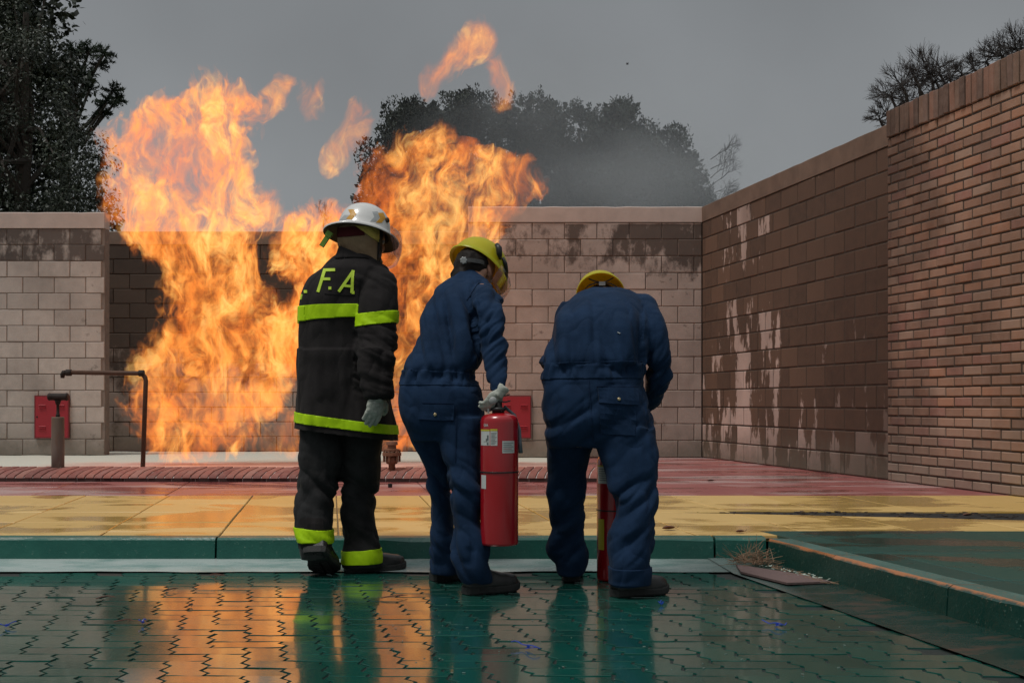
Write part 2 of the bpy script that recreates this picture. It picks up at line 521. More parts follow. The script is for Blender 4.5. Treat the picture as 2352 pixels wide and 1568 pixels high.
# bedding below the joints, and cut strips along the edges
obj('joint_bed', [(-6, 0.5, -0.0065), (4, 0.5, -0.0065), (line_x(PAVE_FAR) + 0.02, PAVE_FAR, -0.0065), (-6, PAVE_FAR, -0.0065)], [(0, 1, 2, 3)], M_joint, pv)

# gutters
g1 = MB(); rr_ = random.Random(5)
KF = 6.25
n = 60
top = []; bot = []
for i in range(n + 1):
    x = -7 + (1.33 + 7) * i / n
    bot.append((x, PAVE_FAR - 0.045 + 0.04 * mnoise.noise(Vector((x * 1.7, 0, 0))) + 0.02 * mnoise.noise(Vector((x * 9, 0, 0))), 0.003)); top.append((x, KF + 0.03, 0.022))
g1.add(bot + top, [(i, i + 1, n + 2 + i, n + 1 + i) for i in range(n)])
tag(g1.obj('gutter', M_gut), 'pale wet concrete gutter along the foot of the green kerb', kind='structure')
def kx(y): return 1.296 + (y - 6.15) * -0.229      # side kerb line
g2 = MB()
ys = [1.2 + 0.2 * i for i in range(24)]
ys = [y for y in ys if y < 5.8] + [5.83]
g2.add([(line_x(y) - 0.055 + 0.008 * mnoise.noise(Vector((y * 6, 3, 0))), y, 0.004) for y in ys] + [(kx(y) + 0.03, y, 0.012) for y in ys],
       [(i, len(ys) + i, len(ys) + i + 1, i + 1) for i in range(len(ys) - 1)])
g2.add([(line_x(5.83) - .055, 5.83, 0.004), (kx(5.83) + 0.03, 5.83, 0.012), (kx(6.2), 6.28, 0.026), (1.0, 6.28, 0.026)], [(0, 1, 2, 3)])
tag(g2.obj('side_gutter', M_gut), 'stained wet gutter between block paving and side kerb', kind='structure')

# front kerb: separate kerb stones
kb = thing('kerb', 'dark green painted kerb below the yellow floor', None, (0, KF, 0)); kb['kind'] = 'structure'
xs = [-7.5, -5.6, -3.62, -1.52, 0.48, 1.04, 1.31]
PZ = 0.127
def rough_box(x0, x1, y0, y1, z0, z1, mat, name, parent, seed, amp=0.006, nseg=None, skew=None):
    """a box whose upper front edge is chipped, as lofted cross-sections along x"""
    nseg = nseg or max(3, int((x1 - x0) / 0.07))
    rings = []
    for i in range(nseg + 1):
        x = x0 + (x1 - x0) * i / nseg
        e = mnoise.noise(Vector((x * 5, seed, 0))) * amp
        c = max(0.0, mnoise.noise(Vector((x * 3.1, seed + 9, 0)))) * amp * 3 + 0.008
        rings.append([Vector((x, y0 + e, z0)), Vector((x, y0 + 0.010 + e, z1 - c - 0.004)), Vector((x, y0 + 0.018 + c, z1)), Vector((x, y1, z1)), Vector((x, y1, z0))])
    m_ = MB(); m_.rings(rings)
    return m_.obj(name, mat, parent)
for i in range(len(xs) - 1):
    rough_box(xs[i] + 0.006, xs[i + 1] - 0.006, KF, KF + 0.12, 0.0, PZ + 0.001, M_kerb, 'kerb_stone', kb, i * 3.3)
# side kerb running towards the camera
sk_ = thing('side_kerb', 'green kerb with orange worn edge running toward the camera', None, (1.5, 5, 0)); sk_['kind'] = 'structure'
yb = [6.20, 5.52, 4.62, 3.7, 2.8, 1.9]
for i in range(5):
    ya, yc = yb[i] - 0.005, yb[i + 1] + 0.005
    rings = []
    nn = 12
    for q in range(nn + 1):
        y = ya + (yc - ya) * q / nn
        e = mnoise.noise(Vector((y * 5, i * 4.0, 2))) * 0.005 + (0.012 if i == 0 else 0)
        c = max(0, mnoise.noise(Vector((y * 4, i * 2.0, 7)))) * 0.02 + 0.008
        x = kx(y)
        rings.append([Vector((x + e, y, 0)), Vector((x + e + 0.006, y, PZ - c)), Vector((x + 0.016 + c, y, PZ + 0.004)), Vector((x + 0.13, y, PZ + 0.004)), Vector((x + 0.13, y, 0))])
    m_ = MB(); m_.rings(rings); m_.obj('kerb_stone', M_kerbs, sk_)

# platform floors made of slabs
def slab(corners, z, mat, parent, seed=0, th=0.03, name='slab'):
    c = sum((Vector((a[0], a[1], 0)) for a in corners), Vector()) / 4
    ins = [Vector((a[0], a[1], 0)) + (c - Vector((a[0], a[1], 0))).normalized() * 0.006 for a in corners]
    in2 = [a + (c - a).normalized() * 0.005 for a in ins]
    rg2 = random.Random(seed)
    dz = [rg2.uniform(-0.0015, 0.0015) for _ in range(4)]
    vs = [(a.x, a.y, z - th) for a in ins] + [(a.x, a.y, z - 0.003 + d_) for a, d_ in zip(ins, dz)] + [(a.x, a.y, z + d_) for a, d_ in zip(in2, dz)]
    fs = [(0, 1, 5, 4), (1, 2, 6, 5), (2, 3, 7, 6), (3, 0, 4, 7), (4, 5, 9, 8), (5, 6, 10, 9), (6, 7, 11, 10), (7, 4, 8, 11), (8, 9, 10, 11)]
    return obj(name, vs, fs, mat, parent)
SY = -0.1486
yf = thing('yellow_floor', 'yellow painted slab floor behind the kerb, partly wet', None, (0, 7.5, 0)); yf['kind'] = 'structure'
YR = 9.14
obj('slab_bed', [(-9, KF + 0.1, PZ - 0.012), (9, KF + 0.1, PZ - 0.012), (9, YR, PZ - 0.012), (-9, YR, PZ - 0.012)], [(0, 1, 2, 3)], M_sub, yf)
def jx(k, y): return -4.05 + 0.005 * k + 0.62 * k + SY * (y - 6.5)      # k-th joint
X_DR = 1.12
def gw(x): return 0.09 + 0.10 * max(0, x - 1.1)
def drow(x):      # centre of the open channel
    return 7.80 - 0.16 * (x - X_DR)
rows_l = [(KF + 0.12, 6.56), (6.56, 7.08), (7.08, 7.75), (7.75, 8.40), (8.40, YR)]
for ri, (a, b) in enumerate(rows_l):
    for k in range(-4, 19):
        x0, x1 = jx(k, a), jx(k + 1, a); x3, x2 = jx(k, b), jx(k + 1, b)
        right = (x0 + x1) / 2 > X_DR
        aa, bb = a, b
        if right and ri == 2:
            slab([(x0, a), (x1, a), (x2, drow(x2) - gw(x2)), (x3, drow(x3) - gw(x3))], PZ, M_yel, yf, k * 7 + ri); continue
        if right and ri == 3:
            slab([(x0, drow(x0) + gw(x0)), (x1, drow(x1) + gw(x1)), (x2, b), (x3, b)], PZ, M_yel, yf, k * 7 + ri); continue
        if ri == 0 and (x0 + x1) / 2 > 1.35: 
            continue
        slab([(x0, a), (x1, a), (x2, b), (x3, b)], PZ, M_yel, yf, k * 7 + ri)
# open channel across the right part
ch = MB(); ch.add([(X_DR - .1, drow(X_DR) - 0.1, PZ - 0.011), (6, drow(6) - gw(6), PZ - 0.011), (6, drow(6) + gw(6), PZ - 0.011), (X_DR - .1, drow(X_DR) + 0.1, PZ - 0.011)], [(0, 1, 2, 3)])
ch.obj('channel_floor', M_blk, yf)
mb = MB(); rg = random.Random(11)
for i in range(200):
    x = rg.uniform(X_DR, 4.6); y = drow(x) + rg.uniform(-1, 1) * gw(x); s_ = rg.uniform(0.006, 0.02)
    mb.box((x, y, PZ - 0.008 + rg.uniform(0, 0.006)), (s_ * 2.5, s_, 0.004), Matrix.Rotation(rg.uniform(0, 3), 3, 'Z'))
o = mb.obj('channel_debris', plain('channel_litter', (0.05, 0.035, 0.025), 0.9, 0.6, 40), yf); o['kind'] = 'stuff'
# strip where the kerb top is painted yellow right of the corner
rf = thing('red_floor', 'dull red painted slab floor before the walls', None, (0, 12, 0)); rf['kind'] = 'structure'
obj('slab_bed', [(-12, YR, PZ - 0.010), (9, YR, PZ - 0.010), (9, 19, PZ - 0.010), (-12, 19, PZ - 0.010)], [(0, 1, 2, 3)], M_subr, rf)
yr_ = YR
rowsr = []
while yr_ < 15.9:
    rowsr.append((yr_, yr_ + 0.9)); yr_ += 0.9
for ri, (a, b) in enumerate(rowsr):
    for k in range(-6, 9):
        x0, x1 = -4.6 + k * 1.0 + SY * (a - YR) , -4.6 + (k + 1) * 1.0 + SY * (a - YR)
        x3, x2 = -4.6 + k * 1.0 + SY * (b - YR), -4.6 + (k + 1) * 1.0 + SY * (b - YR)
        if a > 10.9 and x0 < 0.6: continue
        if x1 > 5.3: continue
        slab([(x0, a), (x1, a), (x2, b), (x3, b)], PZ, M_red, rf, k * 5 + ri)
gf = thing('green_floor', 'wet dark green slab floor at the right front corner', None, (3, 5, 0)); gf['kind'] = 'structure'
obj('slab_bed', [(kx(1.5) + 0.1, 1.5, PZ - 0.008), (7, 1.5, PZ - 0.008), (7, KF + 0.12, PZ - 0.008), (kx(6.2) + 0.1, KF + 0.12, PZ - 0.008)], [(0, 1, 2, 3)], M_subg, gf)
gy = [KF + 0.34, 5.62, 4.75, 3.9, 3.05, 2.2]
for ri in range(5):
    for k in range(4):
        b, a = gy[ri], gy[ri + 1]
        f = lambda kk, y: kx(y) + 0.14 + (0.0 if kk == 0 else 0.16 + (kk - 1) * 0.95)
        slab([(f(k, a), a), (f(k + 1, a), a), (f(k + 1, b), b), (f(k, b), b)], PZ + 0.002, M_grn, gf, ri * 9 + k)

# raised brick rim of the burning pit
M_rim = brick_mat('red_rim_brick', [(0.26, 0.07, 0.05), (0.20, 0.05, 0.038), (0.29, 0.085, 0.06), (0.24, 0.075, 0.06), (0.31, 0.12, 0.09)], 0.75, 0.45, False)
M_rimd = plain('dark_brick_face', (0.045, 0.02, 0.016), 0.9, 0.6, 12, 0.6, 0.006)  # front edge bricks, darker than the sloping top bricks
M_wmort = plain('white_mortar', (0.62, 0.52, 0.48), 0.85, 0.4, 20)
t_ = 0.003833 * F
rim = thing('brick_rim', 'low sloping brick rim around the burning pit, white mortar joints', 'brick kerb', (0, t_, PZ))
RX0, RX1 = -7.2, 0.86
def rimy(x): return t_ + 0.02 * math.sin(x * 1.1) - 0.008 * (x + 3)
nb = int((RX1 - RX0) / 0.078)
rg = random.Random(21)
for i in range(nb):
    x0 = RX0 + i * 0.078 + 0.007; x1 = x0 + 0.064
    yy = rimy(x0); sl = -0.12 * (1 if x0 < 0 else 0.5)      # bricks lean a little sideways in plan
    w = rg.uniform(-0.004, 0.006); dz = rg.uniform(-0.003, 0.003)
    dx = 0.075
    prof = [(0.0 - w, PZ + 0.034 + dz), (0.018 - w, PZ + 0.054 + dz), (0.12, PZ + 0.088 + dz), (0.33, PZ + 0.116 + dz), (0.33, PZ + 0.03), (0.0 - w, PZ + 0.03)]
    rings = [[Vector((x + dx * (py / 0.33), yy + py, pz)) for py, pz in prof] for x in (x0, x1)]
    m_ = MB(); m_.rings(rings); m_.obj('brick', M_rim, rim)
rings = []
for i in range(81):
    x = RX0 + (RX1 - RX0) * i / 80; yy = rimy(x)
    rings.append([Vector((x, yy + 0.012, PZ - 0.01)), Vector((x, yy + 0.012, PZ + 0.036)), Vector((x, yy + 0.12, PZ + 0.078)), Vector((x, yy + 0.325, PZ + 0.107)), Vector((x, yy + 0.345, PZ - 0.01))])
m_ = MB(); m_.rings(rings); m_.obj('mortar', M_wmort, rim)
nb2 = int((RX1 - RX0) / 0.21)
for i in range(nb2):
    x0 = RX0 + i * 0.21 + 0.004; x1 = x0 + 0.202; yy = rimy(x0)
    m_ = MB(); m_.box(((x0 + x1) / 2, yy + 0.055 + rg.uniform(-0.004, 0.004), PZ + 0.0145), (x1 - x0, 0.11, 0.031)); m_.obj('edge_brick', M_rimd, rim)
# pit floor: broken brick and pale ash strip
pf = NT('pit_floor_mat'); p = pf.pos(); x, y, z = pf.sep(p)
nz = pf.noise(pf.vmul(p, (0.6, 2.2, 1)), 2.5, 5, 0.7)
c = pf.mix(pf.mr(nz, 0.40, 0.62), (0.46, 0.25, 0.20), (0.62, 0.44, 0.37))
c = pf.mix(pf.mr(pf.noise(pf.vmul(p, (1, 6, 1)), 6, 4, 0.7), 0.62, 0.70), c, (0.09, 0.04, 0.03))
ash = pf.math('MAXIMUM', pf.mr(pf.add(y, pf.mul(nz, 0.9)), 14.6, 15.0), pf.mr(x, -4.6, -5.4))
c = pf.mix(ash, c, (0.50, 0.50, 0.43))
pf.bsdf(c, 0.7, pf.bump(nz, 0.6, 0.02))
pits = MB(); N1, N2 = 60, 24
pits.add([(-8.5 + 9.4 * i / N1, 10.98 + (17.5 - 10.98) * j / N2, PZ - 0.002 + 0.010 * mnoise.noise(Vector((i * .7, j * .9, 0)))) for j in range(N2 + 1) for i in range(N1 + 1)],
         [(j * (N1 + 1) + i, j * (N1 + 1) + i + 1, (j + 1) * (N1 + 1) + i + 1, (j + 1) * (N1 + 1) + i) for j in range(N2) for i in range(N1)])
tag(pits.obj('pit_floor', pf.m), 'pale ash and broken brick floor inside the pit', kind='structure')

# ------------------------------------------------------------------ walls
_bm = {}
def block_mesh(lx, ly, lz, mat, ch=0.006):
    key = (round(lx, 3), round(ly, 3), round(lz, 3), mat.name)
    if key not in _bm:
        hx, hy, hz = lx / 2, ly / 2, lz / 2
        v = []
        for yy, q in ((hy, 0), (-hy + ch, 0), (-hy, ch)):
            v += [(-hx + q, yy, -hz + q), (hx - q, yy, -hz + q), (hx - q, yy, hz - q), (-hx + q, yy, hz - q)]
        f = [(8, 9, 10, 11)]
        for a in (0, 4):
            for i in range(4):
                j = (i + 1) % 4
                f.append((a + i, a + j, a + 4 + j, a + 4 + i) if a == 4 else (a + i, a + j, a + 4 + j, a + 4 + i))
        me = mesh_of('block', v, f, mat)
        bm_ = bmesh.new(); bm_.from_mesh(me); bmesh.ops.recalc_face_normals(bm_, faces=bm_.faces); bm_.to_mesh(me); bm_.free()
        _bm[key] = me
    return _bm[key]
def build_wall(name, label, org, rot, length, z0, nc, chh, bl, th, mat, mmort, joint, pname, cap=None, capmat=None, first=0.0, ends=None, seed=1, limit_x=None, jit=0.002, caph=None, rec=0.012):
    w = thing(name, label, 'wall', org, rot)
    rg = random.Random(seed)
    total = nc * chh + (cap or 0)
    m_ = MB(); m_.box((length / 2, th / 2 + rec / 2, z0 + (nc * chh) / 2), (length, th - rec, nc * chh))
    core = link('mortar', mesh_of('mortar', m_.v, m_.f, mmort), w)
    extra = MB()
    for c in range(nc):
        off = first + (bl / 2 if c % 2 else 0)
        x = -((bl - off) % bl)
        while x < length - 0.02:
            a = max(0, x) ; b = min(length, x + bl)
            if b - a > 0.05:
                lx = (b - a) - joint
                loc = ((a + b) / 2, 0.06 + rg.gauss(0, jit), z0 + (c + 0.5) * chh + rg.gauss(0, jit * 0.4))
                rot_ = (rg.gauss(0, jit * 1.6), rg.gauss(0, jit * 1.4), rg.gauss(0, jit * 1.6))
                if limit_x and a > limit_x:
                    me = block_mesh(lx, 0.12, chh - joint, mat)
                    mt = Matrix.Translation(loc)
                    extra.add([mt @ v_.co for v_ in me.vertices], [tuple(p_.vertices) for p_ in me.polygons])
                else:
                    link(pname, block_mesh(lx, 0.12, chh - joint, mat), w, loc, rot_)
            x += bl
    if extra.v:
        o_ = link(pname + '_run', mesh_of('run', extra.v, extra.f, mat), w); o_['kind'] = 'stuff'
    if cap:
        m_ = MB()
        nn = max(6, int(length / 0.15)); rings = []
        zc = z0 + nc * chh
        for i in range(nn + 1):
            x = length * i / nn
            e1 = 0.006 * mnoise.noise(Vector((x * 3, seed, 0))); e2 = 0.008 * mnoise.noise(Vector((x * 5, seed + 5, 0)))
            rings.append([Vector((x, -0.008 + e1, zc + 0.004)), Vector((x, -0.010 + e1, zc + cap - 0.01 + e2)), Vector((x, 0.004, zc + cap + e2)), Vector((x, th + 0.01, zc + cap + e2)), Vector((x, th + 0.01, zc + 0.004))])
        m_.rings(rings)
        link('coping', mesh_of('coping', m_.v, m_.f, capmat or mat), w)
    return w
z0 = PZ
dl = 0.0058 * F; dr_ = 0.00627 * F; db = 0.005565 * F
XL = (240 - 1176) * dl / F
LW = build_wall('block_wall', 'pale block wall panel at far left with two sooty top courses', (XL - 3.4, dl, 0), 0, 3.4, z0, 14, 0.2155, 0.42, 0.2, M_left, M_mort, 0.010, 'block', 0.215, M_cap, first=0.21, seed=2)
XR0 = (1075 - 1176) * db / F
build_wall('block_wall', 'soot blackened block wall behind the tallest flame, set back', (-9.5, dr_, 0), 0, 9.5 - 0.55, z0, 14, 0.2125, 0.47, 0.2, M_recess, M_mortd, 0.010, 'block', 0.19, plain('sooty_cap', (0.17, 0.13, 0.10), 0.85, 0.5, 4), seed=3)
XC = (1613 - 1176) * db / F
build_wall('block_wall', 'pinkish grey block wall behind the workers with dark stains under its coping', (XR0, db, 0), 0, XC - XR0 - 0.004, z0, 14, 0.2143, 0.414, 0.2, M_backr, M_mort, 0.009, 'block', 0.2, M_cap, first=0.2, seed=4)
# side walls
tk = 0.0039
XK = (2045 - 1176) * tk; A = Vector((XC, db, 0)); B = Vector((XK, tk * F, 0))
dAB = B - A; ang = math.atan2(dAB.y, dAB.x)
build_wall('block_wall', 'brown bare block side wall with peeling pale paint patches', tuple(A), ang, dAB.length - 0.004, z0, 14, 0.2143, 0.42, 0.2, M_right, M_mortd, 0.015, 'block', 0.2, M_capr, first=0.1, seed=5, rec=0.006, jit=0.0012)
# brick wall
t2 = 0.00322
C2 = Vector((1176 * t2, t2 * F, 0)); dBC = C2 - B; ang2 = math.atan2(dBC.y, dBC.x)
n_out = Vector((dBC.y, -dBC.x, 0)).normalized()
if n_out.x > 0: n_out = -n_out
B2 = B + n_out * 0.03
m_ = MB(); m_.box((XC + 0.15, db + 0.12, z0 + 1.59), (0.34, 0.2, 3.18)); tag(m_.obj('corner_mortar', M_mortd, bpy.data.objects['block_wall.002']))
bw_ = build_wall('brick_wall', 'tall orange brick wall with upright brick coping at right edge', tuple(B2), ang2, dBC.length + 2.2, z0, 37, 0.0825, 0.252, 0.25, M_brick, M_mortd, 0.015, 'brick', None, first=0.06, seed=6, limit_x=dBC.length - 0.05, jit=0.0022, rec=0.007)
rg = random.Random(8)
zc = z0 + 37 * 0.0825
L2 = dBC.length + 2.2
x = 0.0
while x < L2:
    w_ = 0.078
    link('coping_brick', block_mesh(w_ - 0.008, 0.13, 0.236, M_coping), bw_, (x + w_ / 2, 0.06 + rg.gauss(0, 0.004) - 0.01, zc + 0.122 + rg.gauss(0, 0.003)), (rg.gauss(0, .012), rg.gauss(0, .012), rg.gauss(0, .02)))
    x += w_
m_ = MB(); m_.box((L2 / 2, 0.14, zc + 0.115), (L2, 0.22, 0.225)); link('coping_mortar', mesh_of('cm', m_.v, m_.f, M_mortd), bw_)
# ------------------------------------------------------------------ trees
def leaf_mat(name, dark, light, rough=0.55):
    t = NT(name); p = t.pos()
    n_ = t.noise(p, 1.2, 4, 0.65)
    r_ = t.noise(p, 17, 2, 0.6)
    c = t.mix(t.mr(t.add(t.mul(n_, 0.75), t.mul(r_, 0.25)), 0.42, 0.60), dark, light)
    t.bsdf(c, rough)
    return t.m
M_leafL = leaf_mat('broad_leaf_dark', (0.010, 0.017, 0.009), (0.048, 0.064, 0.038), 0.5)
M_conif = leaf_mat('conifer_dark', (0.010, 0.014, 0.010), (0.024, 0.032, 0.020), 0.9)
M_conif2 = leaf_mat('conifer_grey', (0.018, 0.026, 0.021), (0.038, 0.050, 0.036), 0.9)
M_arau = leaf_mat('monkey_puzzle_green', (0.010, 0.018, 0.009), (0.035, 0.06, 0.028))
M_bark = plain('bark', (0.055, 0.045, 0.036), 0.9, 0.4, 15, 0.5, 0.01)
M_twig = plain('bare_twig', (0.035, 0.03, 0.028), 0.9, 0.3, 15)
def leaf_cloud(clumps, count, size, seed, up=0.0, asp=2.2, droop=0.0):
    """clumps: (centre, radii, weight) ; returns verts, faces of diamond leaves scattered mostly near the skin of each clump"""
    g = np.random.default_rng(seed)
    w = np.array([c[2] for c in clumps], float); w /= w.sum()
    idx = g.choice(len(clumps), count, p=w)
    C = np.array([c[0][:] for c in clumps]); Rr = np.array([c[1] for c in clumps])
    d = g.normal(size=(count, 3)); d /= np.linalg.norm(d, axis=1)[:, None]
    r = g.random(count) ** 0.42
    P = C[idx] + d * Rr[idx] * r[:, None]
    ax = d * 0.7 + g.normal(size=(count, 3)) * 0.7 + np.array([0, 0, up]) - np.array([0, 0, droop])
    ax /= np.linalg.norm(ax, axis=1)[:, None]
    rr_ = g.normal(size=(count, 3)); sdv = np.cross(ax, rr_); sdv /= np.linalg.norm(sdv, axis=1)[:, None]
    s_ = size * g.uniform(0.55, 1.35, count)[:, None]
    a = P - ax * s_ * 0.5; b = P + sdv * s_ * 0.5 / asp; c_ = P + ax * s_ * 0.5; e_ = P - sdv * s_ * 0.5 / asp
    V = np.stack([a, b, c_, e_], 1).reshape(-1, 3)
    Fc = np.arange(count * 4).reshape(-1, 4)
    return V, Fc
def np_obj(name, V, Fc, mat, parent, smooth=False):
    off = np.array(wloc(parent)[:]) if parent is not None else np.zeros(3)
    me = bpy.data.meshes.new(name)
    V = (V - off).astype(np.float32)
    me.vertices.add(len(V)); me.vertices.foreach_set('co', V.ravel())
    k = Fc.shape[1]
    me.loops.add(Fc.size); me.loops.foreach_set('vertex_index', Fc.ravel().astype(np.int32))
    me.polygons.add(len(Fc)); me.polygons.foreach_set('loop_start', np.arange(0, Fc.size, k, dtype=np.int32))
    me.update(calc_edges=True); me.validate()
    if smooth: me.polygons.foreach_set('use_smooth', [True] * len(me.polygons))
    me.materials.append(mat)
    return link(name, me, parent)
def clumps_from(outline, d, dep, seed, rmin, rmax, n, core=True):
    """fill a polygon (picture coordinates) with clumps at distance d"""
    rg = random.Random(seed)
    xs_ = [p[0] for p in outline]; ys_ = [p[1] for p in outline]
    def inside(x, y):
        c = False; j = len(outline) - 1
        for i in range(len(outline)):
            xi, yi = outline[i]; xj, yj = outline[j]
            if (yi > y) != (yj > y) and x < (xj - xi) * (y - yi) / (yj - yi) + xi: c = not c
            j = i
        return c
    out = []; tries = 0
    while len(out) < n and tries < 20000:
        tries += 1
        x = rg.uniform(min(xs_), max(xs_)); y = rg.uniform(min(ys_), max(ys_))
        if not inside(x, y): continue
        r = rg.uniform(rmin, rmax)
        dd = d + rg.uniform(-dep, dep)
        # keep the clump inside: shrink by nearest distance to outline
        px = r * F / dd
        m = min(math.hypot(x - a[0], y - a[1]) for a in outline)
        if m < px * 0.6: r *= 0.6
        out.append((pt(x, y, dd), (r, r, r * rg.uniform(0.7, 1.1)), r * r))
    return out
def limbs(mb, base, top, clumps, n, r0, seed):
    rg = random.Random(seed)
    mb.tube([base, base.lerp(top, 0.5) + Vector((rg.uniform(-.2, .2), 0, 0)), top], [r0, r0 * 0.7, r0 * 0.25], 7)
    for c in rg.sample(clumps, min(n, len(clumps))):
        s_ = base.lerp(top, rg.uniform(0.3, 0.9)); e_ = c[0]
        mid = s_.lerp(e_, 0.5) + Vector((rg.uniform(-.2, .2), rg.uniform(-.2, .2), rg.uniform(-.1, .3)))
        mb.tube([s_, mid, e_], [r0 * 0.3, r0 * 0.2, r0 * 0.06], 5)
# tall broadleaf tree beyond the wall on the left
D = 24.0
t = thing('broadleaf_tree', 'tall dense dark green tree filling the upper left corner', 'tree', (pt(40, 900, D).x, D, 0))
ol = [(-190, -60), (150, -60), (140, 20), (150, 60), (128, 62), (130, 90), (165, 108), (178, 170), (205, 260), (225, 300), (238, 380), (250, 440), (255, 560), (-190, 560)]
cl = clumps_from(ol, D, 1.3, 4, 0.28, 0.62, 150)
V, Fc = leaf_cloud(cl, 46000, 0.072, 4, asp=2.3, droop=0.5)
cl2 = clumps_from([(-190, -60), (110, -60), (118, 80), (170, 250), (215, 400), (230, 560), (-190, 560)], D + 1.2, 0.6, 14, 0.5, 0.8, 60)
V2, F2 = leaf_cloud(cl2, 12000, 0.16, 15, asp=1.6)
np_obj('crown', np.vstack([V, V2]), np.vstack([Fc, F2 + len(V)]), M_leafL, t)
mb = MB(); limbs(mb, Vector((pt(40, 900, D).x, D + .5, 0)), pt(60, 30, D), cl, 26, 0.22, 3); mb.obj('trunk', M_bark, t)
# monkey puzzle tree: branch ends with brush-like tufts
D = 32.0
t = thing('monkey_puzzle_tree', 'monkey puzzle tree with rope-like tufted branch ends beside the broadleaf tree', 'tree', (pt(170, 900, D).x, D, 0))
rg = random.Random(31)
br = MB(); spv = []; spf = []
def tuft(c, r, n, seed):
    g = random.Random(seed)
    for i in range(n):
        u = g.uniform(-0.35, 1); a = g.uniform(0, 2 * math.pi)
        dr = Vector((math.cos(a) * math.sqrt(1 - u * u), math.sin(a) * math.sqrt(1 - u * u), u * 0.9))
        pts_ = [c + dr * r * q + Vector((0, 0, -0.30 * r * q * q + 0.18 * r * q ** 3)) for q in (0.1, 0.5, 0.8, 1.0)]
        for q in range(3):
            a_, b_ = pts_[q], pts_[q + 1]
            for s_ in range(7):
                m_ = a_.lerp(b_, s_ / 7)
                o_ = Vector((g.gauss(0, 1), g.gauss(0, 1), g.gauss(0, 1) + 0.4)).normalized() * g.uniform(0.05, 0.10)
                w_ = (b_ - a_).normalized() * 0.022
                k = len(spv); spv.extend([m_ - w_, m_ + w_, m_ + o_ + (b_ - a_).normalized() * 0.05]); spf.append((k, k + 1, k + 2))
for (x, y, r) in [(238, 128, 0.30), (205, 118, 0.30), (180, 135, 0.34), (225, 150, 0.26), (196, 175, 0.30), (168, 180, 0.34), (206, 205, 0.24), (258, 212, 0.30), (246, 236, 0.26), (268, 232, 0.22), (150, 150, 0.34), (165, 120, 0.26), (140, 215, 0.3), (235, 262, 0.22), (120, 170, .3)]:
    c = pt(x, y, D + rg.uniform(-.4, .4)); tuft(c, r * 1.15, 30, int(x + y))
    br.tube([pt(150, 330, D), pt((150 + x) / 2, y + 70, D), c], [0.07, 0.05, 0.03], 5)
np_obj('crown', np.array([v[:] for v in spv]), np.array(spf), M_arau, t)
br.tube([Vector((pt(150, 900, D).x, D, 0)), pt(150, 330, D), pt(165, 150, D)], [0.22, 0.14, 0.05], 8); br.obj('trunk', M_bark, t)

# conifers beyond the back wall
spec = [  # outline top points in picture, distance, label
    ([(812, 470), (838, 400), (835, 330), (862, 322), (872, 290), (885, 250), (893, 226), (915, 235), (940, 228), (970, 238), (990, 236), (1005, 260), (1012, 330), (1010, 470)], 38, 'blackish conifer nearest the flames, ragged flat top', M_conif),
    ([(985, 470), (990, 300), (1005, 240), (1018, 222), (1040, 212), (1062, 218), (1076, 206), (1100, 208), (1122, 214), (1138, 228), (1144, 260), (1150, 470)], 39, 'dark conifer with the highest ragged top of the clump', M_conif),
    ([(1110, 470), (1128, 290), (1150, 240), (1180, 222), (1215, 216), (1255, 224), (1282, 240), (1292, 280), (1300, 470)], 41, 'dark conifer with rounded top in the middle of the clump', M_conif),
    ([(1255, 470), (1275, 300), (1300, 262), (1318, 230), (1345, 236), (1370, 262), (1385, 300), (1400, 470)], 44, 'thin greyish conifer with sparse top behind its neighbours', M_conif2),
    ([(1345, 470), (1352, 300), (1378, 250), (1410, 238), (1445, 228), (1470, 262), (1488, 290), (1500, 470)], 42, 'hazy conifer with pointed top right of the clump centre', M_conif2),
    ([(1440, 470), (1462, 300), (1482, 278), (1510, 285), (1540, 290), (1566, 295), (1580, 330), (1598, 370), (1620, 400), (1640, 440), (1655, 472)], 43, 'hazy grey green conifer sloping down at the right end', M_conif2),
]
for si, (ol, D, lab, mt) in enumerate(spec):
    x0 = sum(p[0] for p in ol) / len(ol)
    ol = [(p[0], p[1] if p[1] < 470 else 640) for p in ol]
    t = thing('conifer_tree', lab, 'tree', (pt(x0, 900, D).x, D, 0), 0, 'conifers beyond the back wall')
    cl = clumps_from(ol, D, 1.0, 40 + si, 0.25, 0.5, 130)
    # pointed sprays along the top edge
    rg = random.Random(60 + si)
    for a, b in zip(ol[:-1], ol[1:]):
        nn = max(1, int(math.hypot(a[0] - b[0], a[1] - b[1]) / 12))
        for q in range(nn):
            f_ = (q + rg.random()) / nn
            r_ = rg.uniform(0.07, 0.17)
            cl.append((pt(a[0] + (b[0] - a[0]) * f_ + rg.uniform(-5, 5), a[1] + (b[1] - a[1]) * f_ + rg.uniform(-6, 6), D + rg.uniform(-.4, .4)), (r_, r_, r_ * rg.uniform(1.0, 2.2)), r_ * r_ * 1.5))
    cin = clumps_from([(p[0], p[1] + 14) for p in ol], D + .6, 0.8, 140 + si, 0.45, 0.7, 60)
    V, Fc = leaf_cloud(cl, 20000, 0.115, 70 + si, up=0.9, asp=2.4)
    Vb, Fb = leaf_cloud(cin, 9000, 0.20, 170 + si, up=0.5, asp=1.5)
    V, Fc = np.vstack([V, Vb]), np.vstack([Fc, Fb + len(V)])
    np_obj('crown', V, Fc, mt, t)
    mb = MB(); limbs(mb, Vector((pt(x0, 900, D).x, D + .3, 0)), pt(x0, 300, D), cl, 10, 0.2, si); mb.obj('trunk', M_bark, t)
